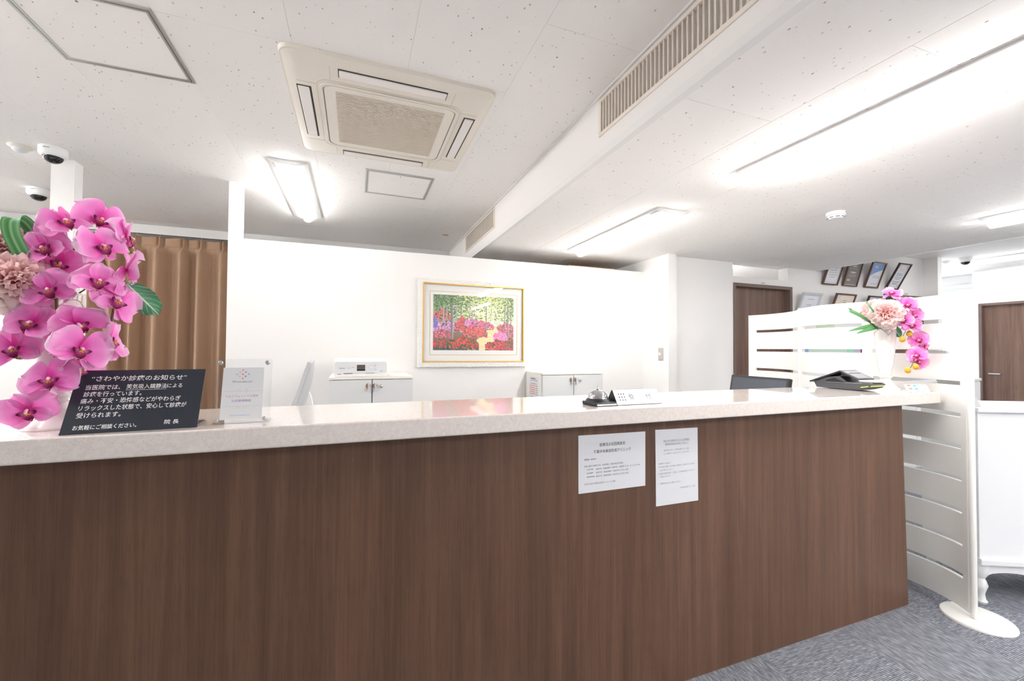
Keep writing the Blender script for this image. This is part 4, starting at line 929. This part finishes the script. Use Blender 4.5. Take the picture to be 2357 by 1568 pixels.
# ------------------------------------------------------------------ curved white screen of two slotted boards
def smooth_path(P, n):
    out = []
    Q = [P[0]] + P + [P[-1]]; segs = len(P) - 1
    for k in range(n + 1):
        t = k / n * segs; i = min(int(t), segs - 1); f = t - i; a, b, c, d = [Vector(q) for q in Q[i:i + 4]]
        out.append(.5 * ((2 * b) + (-a + c) * f + (2 * a - 5 * b + 4 * c - d) * f * f + (-a + 3 * b - 3 * c + d) * f ** 3))
    return out
SLOTS = [.191 + .162 * k for k in range(9)]; SH = .011; ZS0, ZS1 = .030, 1.628
def screen_board(path, slots, parent, n=64):
    P = smooth_path(path, n); th = .009
    zs = [ZS0]
    for z in SLOTS: zs += [z - SH, z + SH]
    zs.append(ZS1)
    solid = lambda i, r: not (r % 2 == 1 and any(a <= (i + .5) / n <= b for a, b in slots))
    N = []
    for i in range(n + 1):
        d = (P[min(i + 1, n)] - P[max(i - 1, 0)]).normalized(); N.append(Vector((-d.y, d.x)))
    mb = MB(); R = len(zs); vid = lambda i, r, s: (i * R + r) * 2 + s
    for i in range(n + 1):
        for r in range(R):
            for s in (0, 1): q = P[i] + N[i] * (th if s else -th); mb.v.append((q.x, q.y, zs[r]))
    for i in range(n):
        for r in range(R - 1):
            if not solid(i, r): continue
            mb.f += [(vid(i, r, 0), vid(i + 1, r, 0), vid(i + 1, r + 1, 0), vid(i, r + 1, 0)), (vid(i, r, 1), vid(i, r + 1, 1), vid(i + 1, r + 1, 1), vid(i + 1, r, 1))]
            for di, dr, e in ((-1, 0, ((i, r), (i, r + 1))), (1, 0, ((i + 1, r), (i + 1, r + 1))), (0, -1, ((i, r), (i + 1, r))), (0, 1, ((i, r + 1), (i + 1, r + 1)))):
                ii, r2 = i + di, r + dr
                if 0 <= ii < n and 0 <= r2 < R - 1 and solid(ii, r2): continue
                a, b = e; mb.f.append((vid(*a, 0), vid(*b, 0), vid(*b, 1), vid(*a, 1)))
    return mb.build('slotted_board', M_SCREEN, parent, smooth=40)
sc_ = thing('folding_screen', 'tall curved white folding screen with rows of slots at the counter end', 'screen', (2.90, 1.16, 0))
PB = [(2.872, 1.172), (2.915, 1.240), (2.945, 1.320), (2.960, 1.400), (2.963, 1.500), (2.950, 1.620), (2.925, 1.725), (2.908, 1.810), (2.910, 1.900), (2.950, 1.995), (3.035, 2.120)]
PA = [(3.050, 2.145), (3.150, 2.245), (3.220, 2.385), (3.248, 2.550), (3.227, 2.712)]
screen_board(PB, [(.045, .50), (.55, .965)], sc_); screen_board(PA, [(.06, .88)], sc_, 36)
def post(x, y, r, z0, z1): return MB().lathe([(r, z0), (r, z1 - .004), (r * .8, z1)], 18, Matrix.Translation((x, y, 0)))
post(2.872, 1.160, .013, .014, 1.634).build('post', M_SCREEN, sc_, smooth=40); post(3.043, 2.133, .012, .014, 1.634).build('post', M_SCREEN, sc_, smooth=40)
for x, y in ((2.90, 1.160), (3.043, 2.133)):
    MB().lathe([(.134, .0005), (.134, .006), (.130, .011), (.125, .012)], 56, Matrix.Translation((x, y, 0))).build('foot_disc', M_SCREEN, sc_, smooth=40)
for z in (.075, .045, 1.55, 1.575): MB().lathe([(.004, 0), (.003, .003)], 12, frame((2.878, 1.190, z), (0, 0, 1), (.55, .8, 0))).build('screw', M_ALU, sc_)

# ------------------------------------------------------------------ white console beyond the screen
co = thing('console_cabinet', 'white console cabinet with turned legs at the right photo edge', 'cabinet', (3.075, 1.215, 0), rotz=math.atan2(-.437, .90))
L = dict(world=False)
MB().box(-.015, 1.25, -.018, .36, 1.008, 1.030).build('top_board', M_CHEST, co, bevel=.004, **L)
MB().box(0.0, 1.235, 0.004, .345, .245, 1.008).build('body', M_CHEST, co, **L)
MB().box(-.006, 1.241, -.014, .350, .212, .245).build('lower_moulding', M_CHEST, co, bevel=.006, **L)
ap = [(.03, .212), (1.205, .212), (1.205, .160)] + [(1.205 - 1.175 * k / 40, .150 - .022 * math.sin(2 * math.pi * k / 40 * 2.0 - .4) * (1 if 0 < k < 40 else 0)) for k in range(41)]
MB().prism(ap, .006, .024, 'y').build('apron', M_CHEST, co, **L)
lg = MB().lathe([(.020, 0), (.024, .012), (.017, .022), (.013, .05), (.020, .075), (.026, .095), (.020, .115), (.014, .13), (.024, .15), (.030, .175), (.030, .212)], 20).mesh('leg', M_CHEST, 40)
for x, y in ((.03, .03), (1.205, .03), (.03, .32), (1.205, .32)): inst(lg, 'leg', co).location = (x, y, 0)
bo = thing('leaning_board', 'pale translucent board leaning on the white console', 'board', (3.11, 1.24, 1.0305), rotz=math.atan2(-.437, .90))
mfrost = mat('frosted_board', srgb(236, 236, 234), .25, trans=.35)
MB().hexa([(-.02, -.006, 0), (.025, -.006, 0), (.08, .24, 0), (.075, .245, 0), (-.10, .05, .30), (-.085, .05, .30), (-.03, .28, .30), (-.035, .285, .30)]).build('sheet', mfrost, bo, **L)

# ------------------------------------------------------------------ vases
VPROF = [(.0640, 0), (.0645, .003), (.062, .006), (.052, .013), (.041, .023), (.031, .036), (.0245, .050), (.0225, .060), (.0240, .0625), (.0300, .065), (.0305, .069), (.0250, .0725), (.0225, .078), (.0275, .082), (.0278, .086), (.0240, .089),
         (.0262, .100), (.0320, .125), (.0365, .155), (.0400, .190), (.0425, .225), (.0443, .260), (.0458, .300), (.0476, .335), (.0490, .348), (.0478, .350), (.0455, .340), (.0430, .300), (.0380, .200), (.0250, .110), (.0005, .098)]
def vr(z):
    P = [p for p in VPROF[15:25]]
    for (r0, z0), (r1, z1) in zip(P, P[1:]):
        if z0 <= z <= z1: return r0 + (r1 - r0) * (z - z0) / (z1 - z0)
    return .045
def vase(x, y, label, rot):
    t = thing('footed_vase', label, 'vase', (x, y, 1.1133), 'matching footed vases', rot)
    MB().lathe(VPROF, 48).build('body', M_CERAM, t, smooth=50, world=False)
    low = lambda a: .298 + .034 * abs(math.sin(2 * a)) ** .8
    MB().grid(lambda u, v: (lambda a, z: ((vr(z) + .0007) * math.cos(a), (vr(z) + .0007) * math.sin(a), z))(2 * math.pi * u, .345 + (low(2 * math.pi * u) - .345) * v), 96, 6).build('lustre_band', M_PEARL, t, smooth=60, world=False)
    ed = [((vr(low(a)) + .0010) * math.cos(a), (vr(low(a)) + .0010) * math.sin(a), low(a)) for a in [2 * math.pi * k / 96 for k in range(97)]]
    MB().tube(ed, .0009, 5).build('band_edge', mat('taupe_glaze', srgb(196, 180, 168), .3), t, smooth=60, world=False)
    for k in range(4):
        a0 = math.pi / 2 * k; mb = MB()
        for j in range(7):
            zc = .292 - .0155 * j; w_ = .30 - .038 * j
            for s in (-1, 1):
                pts = []
                for q in range(15):
                    th = math.pi * 1.7 * q / 14; rr_ = 1 - .045 * q; a = a0 + s * (w_ * .55 - w_ * .45 * rr_ * math.cos(th)); z = zc + .008 * rr_ * math.sin(th); r = vr(z) + .0004
                    pts.append((r * math.cos(a), r * math.sin(a), z))
                mb.tube(pts, .0008, 4)
        mb.build('scroll_relief', M_CERAM, t, smooth=60, world=False)
    return t
vase(-.730, 1.440, 'white footed vase under the big orchid bouquet beside the black plate', .3)
vase(2.785, 1.472, 'white footed vase at the worktop end beside the terminal', .75)

# ------------------------------------------------------------------ silk orchids
def lp(a, b, t): t = max(0, min(1, t)); return tuple(a[i] + (b[i] - a[i]) * t for i in range(3))
def tepal(Lg, Wd, cup, bend, ruf, ph, light, nu=8, nv=9, mid=.55):
    def w(v): return (.20 + .80 * math.sin(math.pi / 2 * v / mid)) if v < mid else math.sqrt(max(0.012, 1 - ((v - mid) / (1 - mid)) ** 2))
    def fn(u, v):
        s = 2 * u - 1; e = ruf * v * v * (abs(s) ** 1.5) * math.sin(7 * v + 5 * s + ph) + ruf * .6 * max(0, v - .6) * math.sin(9 * s + ph * 2)
        return (s * Wd * w(v), Lg * v - .04 * Lg * abs(s) * v, cup * s * s * w(v) + bend * v * v + e - .012 * math.exp(-(s / .18) ** 2) * v)
    def cl(u, v):
        s = abs(2 * u - 1)
        c = lp((220, 40, 148), (245, 122, 205), v * 3.0); c = lp(c, (250, 165, 222), (v - .22) * 1.3); c = lp(c, (255, 224, 244), max(v - .62, 0) * 1.5 * light + max(s - .62, 0) * 1.3 * light * v)
        vein = .05 * math.sin(s * 26) * (1 - v); c = tuple(x * (1 + vein) for x in c)
        return srgb(*c)
    return MB().grid(fn, nu, nv, cl)
PET = []
for k in range(6):
    light = (1.0, .7, 1.25, .9, 1.1, .8)[k]; ph = k * 1.7  # tip paleness; palest variants paint overhead light into the upper blooms
    PET.append(dict(petal=tepal(.50, .36, .05, (-.06, .10, .03, -.14, .14, -.02)[k], .10, ph, light, 10, 11).mesh('petal', M_PETAL, 180, False),
                    dorsal=tepal(.47, .185, .05, (-.04, .06, -.10, .0, .10, -.05)[k], .07, ph + 1, light, 6, 8).mesh('sepal', M_PETAL, 180, False),
                    lateral=tepal(.47, .170, .04, (-.10, -.03, -.16, .05, .0, -.08)[k], .07, ph + 2, light * .8, 6, 8).mesh('sepal', M_PETAL, 180, False)))
M_LIP = attr_mat('silk_lip', .5, .1, .3); M_COLM = mat('silk_column', srgb(255, 214, 226), .5); M_CALL = mat('silk_callus', srgb(244, 168, 40), .5); M_TEND = mat('silk_tendril', srgb(240, 196, 178), .5)
def lip_mesh():
    mb = MB()
    dk, md, pk = srgb(104, 4, 56), srgb(160, 22, 96), srgb(232, 120, 180)
    def midlobe(u, v):
        s = 2 * u - 1; w_ = .040 + .060 * math.sin(math.pi * min(1, v / .9)) ** 2 if v < .55 else .098 * max(.06, 1 - ((v - .55) / .45) ** 1.2)
        return (s * w_, -.03 - .25 * v, .115 - .02 * v - .05 * v * v + .045 * s * s)
    mb.grid(midlobe, 6, 10, lambda u, v: srgb(*lp((236, 150, 196), (126, 10, 72), .15 + v * 1.3)))
    for sg_ in (-1, 1):
        def lobe(u, v, sg_=sg_):
            a = math.pi * 1.15 * u - .3; r = .060 * math.sin(math.pi * (.10 + .86 * v)) ** .7
            return (sg_ * (.035 + .155 * v), -.050 + .035 * v * v + r * math.cos(a), .080 + .05 * v + r * math.sin(a) * .7)
        mb.grid(lobe, 7, 7, lambda u, v: srgb(*lp((238, 150, 196), (104, 4, 58), v * 1.7 - .25)))
    return mb.mesh('bloom', M_LIP, 60, False)
LIP = lip_mesh()
COLM = MB().tube([(0, .03, .05), (0, .025, .11), (0, -.005, .155)], [.030, .036, .030], 10).ball((0, -.010, .162), .036, .030, .026, 10, 6).mesh('column', M_COLM, 60)
CALL = MB().ball((0, -.050, .125), .035, .028, .022, 8, 5).ball((-.03, -.075, .115), .02, .026, .02, 8, 5).ball((.03, -.075, .115), .02, .026, .02, 8, 5).mesh('callus', M_CALL, 60)
TEND = MB().tube([(0, -.24, .06), (-.03, -.255, .09), (-.09, -.245, .11), (-.135, -.265, .13), (-.15, -.235, .14)], .007, 5).tube([(0, -.24, .06), (.03, -.255, .09), (.09, -.245, .11), (.13, -.275, .13), (.14, -.31, .13)], .007, 5).mesh('tendril', M_TEND, 60)
def bloom(parent, pos, size, roll=0, yaw=0, pitch=0, var=0, detail=True):
    """one orchid facing the room: yaw/pitch in degrees turn it away from the viewer's side"""
    P = Vector(pos); toe = (EYE - P).normalized()
    x = Vector((0, 0, 1)).cross(toe).normalized(); y = toe.cross(x)
    B = Matrix((x, y, toe)).transposed()
    Rm = B.to_4x4() @ Matrix.Rotation(math.radians(yaw), 4, 'Y') @ Matrix.Rotation(math.radians(-pitch), 4, 'X') @ Matrix.Rotation(math.radians(roll), 4, 'Z')
    o = inst(LIP, 'bloom', parent, Matrix.Translation(P - WORLD[parent.name]) @ Rm @ Matrix.Scale(size * .86, 4))
    S_ = PET[(var + int(abs(P.x) * 1000) % 3) % 6]; j = random.Random(int(abs(P.x) * 9973 + abs(P.z) * 7919))
    for me, nm, ang, tz, zoff in ((S_['dorsal'], 'sepal', 0, -.0, -.020), (S_['lateral'], 'sepal', 125, 0, -.024), (S_['lateral'], 'sepal', -125, 0, -.024), (S_['petal'], 'petal', 70, 0, 0), (S_['petal'], 'petal', -70, 0, .004)):
        a = math.radians(ang + j.uniform(-6, 6))
        inst(me, nm, o, Matrix.Translation((0, 0, zoff)) @ Matrix.Rotation(a, 4, 'Z') @ Matrix.Rotation(math.radians(j.uniform(-20, 22)), 4, 'X') @ Matrix.Rotation(math.radians(j.uniform(-14, 14)), 4, 'Y') @ Matrix.Scale(j.uniform(.92, 1.14) / .86, 4) @ (Matrix.Diagonal((-1, 1, 1, 1)) if ang < 0 else Matrix.Identity(4)))
    inst(COLM, 'column', o)
    if detail: inst(CALL, 'callus', o); inst(TEND, 'tendril', o)
    return o
M_STEM = mat('silk_stem', srgb(112, 112, 62), .6); M_TWIG = mat('brown_twig', srgb(92, 72, 52), .6)
def stem(parent, pts, r, m=None, nm='stem'):
    Q = [Vector(p) for p in pts]; out = []
    Z = [Q[0]] + Q + [Q[-1]]
    for i in range(len(Q) - 1):
        a, b, c, d = Z[i:i + 4]
        for k in range(6):
            f = k / 6; out.append(.5 * ((2 * b) + (-a + c) * f + (2 * a - 5 * b + 4 * c - d) * f * f + (-a + 3 * b - 3 * c + d) * f ** 3))
    out.append(Q[-1]); MB().tube(out, r, 7).build(nm, m or M_STEM, parent, smooth=60)
def bud(parent, pos, r, c0, c1):
    mb = MB(); n, m_ = 12, 8
    def f(u, v):
        a = 2 * math.pi * u; q = math.pi * v; rr_ = r * math.sin(q) * (1 + .15 * math.cos(q)) + 1e-5
        return (pos[0] + rr_ * math.cos(a), pos[1] + rr_ * math.sin(a), pos[2] - r * 1.25 * math.cos(q))
    mb.grid(f, n, m_, lambda u, v: srgb(*lp(c0, c1, v))); mb.build('bud', M_LEAF, parent, smooth=60, recalc=False)
RIM = (-.730, 1.440, 1.430)
# left bouquet: an upper and a hanging spray
sa = thing('orchid_spray', 'upper pink orchid spray in the left vase reaching toward the curtain', 'flower', (-.73, 1.44, 1.22), 'pink orchid sprays')
stem(sa, [(-.735, 1.445, 1.215), (-.735, 1.440, 1.46), (-.70, 1.43, 1.575), (-.655, 1.41, 1.60), (-.610, 1.385, 1.53), (-.585, 1.365, 1.44), (-.605, 1.385, 1.345)], .0028)
SZ = .110
for p, rl, yw, pi_, v in (((-.695, 1.384, 1.637), 20, 10, 35, 2), ((-.648, 1.432, 1.662), -30, 25, 20, 0), ((-.596, 1.327, 1.570), 16, 24, 24, 0), ((-.590, 1.305, 1.480), -14, 14, 24, 2), ((-.559, 1.316, 1.435), -34, 34, 14, 4), ((-.578, 1.402, 1.612), -20, 75, 10, 1), ((-.565, 1.378, 1.525), -10, 80, 0, 1), ((-.595, 1.375, 1.338), -35, 70, 5, 3)):
    bloom(sa, p, SZ, rl, yw, pi_, v)
bud(sa, (-.575, 1.42, 1.585), .008, (120, 122, 60), (168, 168, 84))
sb = thing('orchid_spray', 'long pink orchid spray hanging from the left vase down to the worktop', 'flower', (-.73, 1.44, 1.22), 'pink orchid sprays')
stem(sb, [(-.725, 1.437, 1.215), (-.725, 1.435, 1.46), (-.725, 1.42, 1.55), (-.715, 1.395, 1.50), (-.700, 1.372, 1.42), (-.690, 1.355, 1.34), (-.695, 1.352, 1.26), (-.722, 1.350, 1.185)], .0030)
for p, rl, yw, pi_, v in (((-.732, 1.388, 1.568), 40, -35, 10, 1), ((-.720, 1.415, 1.535), -20, 10, 10, 1), ((-.693, 1.333, 1.458), 28, -24, 10, 1), ((-.635, 1.324, 1.379), 38, 18, -22, 1), ((-.726, 1.337, 1.377), -16, -26, 14, 3), ((-.763, 1.352, 1.317), 22, -34, 4, 3), ((-.618, 1.298, 1.315), -16, 22, 10, 0), ((-.655, 1.378, 1.268), -40, 40, -16, 1), ((-.684, 1.324, 1.243), 8, -14, 12, 0), ((-.724, 1.330, 1.172), 12, -20, -22, 3)):
    bloom(sb, p, SZ, rl, yw, pi_, v)
stem(sb, [(-.700, 1.385, 1.375), (-.716, 1.376, 1.351), (-.736, 1.373, 1.336), (-.757, 1.369, 1.331)], .0022, M_TWIG, 'twig')
bud(sb, (-.766, 1.374, 1.304), .011, (120, 118, 62), (180, 168, 110)); bud(sb, (-.756, 1.374, 1.151), .010, (116, 116, 50), (170, 160, 84))
# right bouquet spray
sr = thing('orchid_spray', 'drooping magenta orchid spray in the vase at the worktop end', 'flower', (2.785, 1.472, 1.24), 'pink orchid sprays')
stem(sr, [(2.787, 1.472, 1.225), (2.780, 1.465, 1.47), (2.751, 1.457, 1.580), (2.760, 1.421, 1.610), (2.779, 1.388, 1.576), (2.799, 1.362, 1.509), (2.816, 1.346, 1.439), (2.822, 1.346, 1.369), (2.792, 1.346, 1.288), (2.765, 1.346, 1.242), (2.744, 1.352, 1.230)], .0020)
for p, rl, yw, pi_, v in (((2.755, 1.422, 1.639), -25, 0, 62, 1), ((2.784, 1.370, 1.575), 10, 15, 10, 2), ((2.832, 1.366, 1.518), -20, 40, 5, 1), ((2.719, 1.353, 1.490), 12, -20, 0, 1), ((2.748, 1.332, 1.464), -8, 5, -5, 3), ((2.804, 1.334, 1.387), 20, 15, -5, 1), ((2.855, 1.332, 1.346), -60, 55, 10, 1), ((2.786, 1.332, 1.304), 14, -10, 0, 3), ((2.818, 1.343, 1.271), -40, 45, -20, 1)):
    bloom(sr, p, .092, rl, yw, pi_, v)
for p in ((2.750, 1.376, 1.390), (2.773, 1.356, 1.420), (2.742, 1.350, 1.225), (2.783, 1.335, 1.244)): bud(sr, p, .0135, (244, 150, 60), (206, 206, 70))
stem(sr, [(2.80, 1.375, 1.46), (2.768, 1.372, 1.43), (2.750, 1.376, 1.40)], .0014, nm='twig')

# ------------------------------------------------------------------ silk peonies
def pe_petal(kind):
    Lg, Wd = ((.030, .017), (.042, .024), (.050, .030))[kind]
    def fn(u, v):
        s = 2 * u - 1; w_ = (.35 + .65 * math.sin(math.pi / 2 * min(1, v / .62))) if v < .62 else math.sqrt(max(.05, 1 - ((v - .62) / .46) ** 2))
        notch = -.10 * math.exp(-(s / .22) ** 2) * max(0, v - .7) / .3 + .05 * math.sin(11 * s) * max(0, v - .65)
        return (s * Wd * w_, Lg * (v + notch), -.010 * s * s * w_ - .012 * v * v + .0045 * math.sin(7 * s + 4 * v) * v)
    a, b = (((253, 184, 182), (255, 226, 223)), ((253, 200, 197), (255, 236, 232)), ((254, 218, 214), (255, 245, 242)))[kind]
    return MB().grid(fn, 7, 6, lambda u, v: srgb(*lp(a, b, v * 1.15 + .2 * abs(2 * u - 1)))).mesh('petal', M_PEONY, 180, False)
PEP = [pe_petal(k) for k in range(3)]
def peony(pos, scale, label, vx, vy, yaw=0, pitch=0, seed=1):
    P = Vector(pos); t = thing('peony', label, 'flower', pos, 'pale pink peonies')
    toe = (EYE - P).normalized(); x = Vector((0, 0, 1)).cross(toe).normalized(); y = toe.cross(x)
    B = Matrix((x, y, toe)).transposed().to_4x4() @ Matrix.Rotation(math.radians(yaw), 4, 'Y') @ Matrix.Rotation(math.radians(-pitch), 4, 'X')
    r = random.Random(seed)
    # layers: (count, tilt from the axis, radial start, height, kind, scale)
    for n, tilt, rad, hz, kd, sc in ((5, -34, .012, .018, 0, .75), (7, -14, .014, .017, 0, .85), (9, 4, .017, .014, 0, .95), (11, 20, .020, .011, 0, 1.1), (13, 36, .022, .007, 1, .88), (14, 50, .024, .003, 1, .94), (14, 64, .025, -.002, 1, 1.0), (14, 79, .024, -.008, 2, .92), (13, 95, .022, -.014, 2, .98), (11, 115, .018, -.020, 2, .92)):
        for k in range(n):
            a = 2 * math.pi * (k + r.uniform(-.25, .25)) / n + tilt
            tl = math.radians(tilt + r.uniform(-11, 11))
            R_ = Matrix.Rotation(a, 4, 'Z') @ Matrix.Translation((0, rad, hz + r.uniform(-.003, .003))) @ Matrix.Rotation(math.pi / 2 - tl, 4, 'X') @ Matrix.Rotation(r.uniform(-.3, .3), 4, 'Y') @ Matrix.Scale(sc * r.uniform(.88, 1.15), 4)
            inst(PEP[kd], 'petal', t, B @ Matrix.Scale(scale, 4) @ R_)
    MB().ball((0, 0, .004), .020, .020, .018, 12, 8, B @ Matrix.Scale(scale, 4)).build('core', mat('peony_core', srgb(244, 150, 150), .6), t, world=False, smooth=60)
    st_ = B @ Vector((0, 0, -.02)); s0 = P + Vector(st_) * scale
    mid = (s0 + Vector((vx, vy, 1.44))) / 2 + Vector((0, 0, -.005))
    stem(t, [tuple(s0), tuple(mid), (vx, vy, 1.40), (vx, vy, 1.24)], .003)
    return t
peony((-.776, 1.366, 1.482), 1.06, 'nearer pale pink peony in the left vase, cut by the photo edge', -.745, 1.452, -6, 38, 3)
peony((-.838, 1.462, 1.580), 1.00, 'farther pale pink peony in the left vase under the looped leaf', -.748, 1.455, -20, 30, 5)
peony((2.686, 1.412, 1.527), 1.05, 'nearer pale pink peony in the vase beside the terminal', 2.775, 1.465, -5, 10, 8)
peony((2.722, 1.492, 1.552), .95, 'farther pale pink peony in the vase beside the terminal', 2.790, 1.482, -30, 30, 12)

# ------------------------------------------------------------------ leaves
def blade(pts, w_, label, side=None, group=None, taper=True):
    Q = smooth_path3(pts, 26); t = thing('grass_blade', label, 'leaf', pts[0], group)
    mb = MB(); vs = []; n = len(Q); NS = 8
    for i, p in enumerate(Q):
        d = (Q[min(i + 1, n - 1)] - Q[max(i - 1, 0)]).normalized()
        sd_ = side - d * side.dot(d) if side is not None else d.cross(Vector((0, 0, 1)))
        sd_.normalize(); nn = d.cross(sd_)
        ww = w_ * (min(1, (n - i) / (n * .35)) if taper else 1) + .0004
        for k in range(NS + 1): s = 2 * k / NS - 1; vs.append((p + sd_ * s * ww + nn * ww * .22 * abs(s), (i / n, s)))
    fs = [(i * (NS + 1) + k, i * (NS + 1) + k + 1, (i + 1) * (NS + 1) + k + 1, (i + 1) * (NS + 1) + k) for i in range(n - 1) for k in range(NS)]
    cols = [srgb(*lp((58, 124, 66), (136, 188, 132), .5 + .5 * math.cos(s * 9) - .25 * abs(s))) for _, (a, s) in vs]
    mb.add([v for v, _ in vs], fs, None, cols); mb.build('strip', M_LEAF, t, smooth=60, recalc=False); return t
def smooth_path3(P, n):
    out = []; Q = [Vector(P[0])] + [Vector(p) for p in P] + [Vector(P[-1])]; segs = len(P) - 1
    for k in range(n + 1):
        t = k / n * segs; i = min(int(t), segs - 1); f = t - i; a, b, c, d = Q[i:i + 4]
        out.append(.5 * ((2 * b) + (-a + c) * f + (2 * a - 5 * b + 4 * c - d) * f * f + (-a + 3 * b - 3 * c + d) * f ** 3))
    return out
V = Vector
blade([(-.735, 1.465, 1.44), (-.765, 1.462, 1.545), (-.787, 1.452, 1.610), (-.803, 1.440, 1.643), (-.812, 1.415, 1.640), (-.800, 1.395, 1.600), (-.772, 1.380, 1.548), (-.760, 1.388, 1.515)], .0155, 'green strap leaf bent into a loop above the left peonies', V((.8, .5, .25)), None, False)
blade([(-.745, 1.462, 1.44), (-.775, 1.41, 1.505), (-.811, 1.395, 1.524), (-.850, 1.430, 1.552), (-.900, 1.480, 1.570)], .010, 'green strap leaf at the left photo edge beside the peony', V((0, .3, 1)))
blade([(2.770, 1.480, 1.44), (2.707, 1.486, 1.479), (2.604, 1.481, 1.516), (2.519, 1.491, 1.547), (2.522, 1.488, 1.541)], .013, 'green strap leaf pointing left and up in the vase beside the terminal', V((0, .3, 1)), None, False)
blade([(2.765, 1.470, 1.44), (2.700, 1.455, 1.500), (2.620, 1.440, 1.550), (2.588, 1.450, 1.592), (2.592, 1.456, 1.585)], .012, 'short green strap leaf standing behind the terminal vase peony', V((.9, .3, .5)), None, False)
blade([(2.770, 1.475, 1.445), (2.700, 1.470, 1.468), (2.605, 1.474, 1.455), (2.500, 1.488, 1.432)], .010, 'long pointed green leaf spreading left low in the terminal vase', V((0, .4, 1)))
blade([(2.772, 1.470, 1.440), (2.720, 1.462, 1.462), (2.640, 1.462, 1.448), (2.545, 1.475, 1.420)], .012, 'broad pointed green leaf spreading left under the terminal vase peony', V((0, .4, 1)))
def broad_leaf(base_, tip, width, nrm, label):
    b_, e = V(base_), V(tip); d = (e - b_); Lg = d.length; d.normalize(); n_ = V(nrm); n_ = (n_ - d * n_.dot(d)).normalized(); s_ = d.cross(n_)
    t = thing('broad_leaf', label, 'leaf', base_)
    def fn(u, v):
        s = 2 * u - 1; w_ = width * math.sin(math.pi * (v * .93 + .03)) ** .75 * (1 - .25 * v)
        return tuple(b_ + d * Lg * v + s_ * s * w_ + n_ * (-.25 * w_ * abs(s) + .006 * math.sin(v * 14) * abs(s) - .012 * v * v))
    def cl(u, v):
        s = abs(2 * u - 1); k = (v * 6.5 - s * 1.8) % 1
        return srgb(*lp((48, 122, 78), (206, 232, 206), (1 if s < .05 else .62 if k < .12 else .10 + .22 * (1 - s))))
    MB().grid(fn, 48, 90, cl).build('blade', M_LEAF, t, smooth=60, recalc=False); return t
lf = broad_leaf((-.585, 1.425, 1.495), (-.498, 1.372, 1.415), .036, (EYE - V((-.53, 1.39, 1.45))), 'broad veined green leaf right of the left orchid bouquet')
stem(lf, [(-.735, 1.448, 1.42), (-.66, 1.44, 1.49), (-.585, 1.425, 1.495)], .0018)
lf = broad_leaf((2.812, 1.452, 1.470), (2.802, 1.412, 1.405), .024, (EYE - V((2.8, 1.42, 1.45))), 'small broad green leaf under the right orchid spray')
stem(lf, [(2.788, 1.470, 1.42), (2.80, 1.462, 1.475), (2.812, 1.452, 1.470)], .0016)
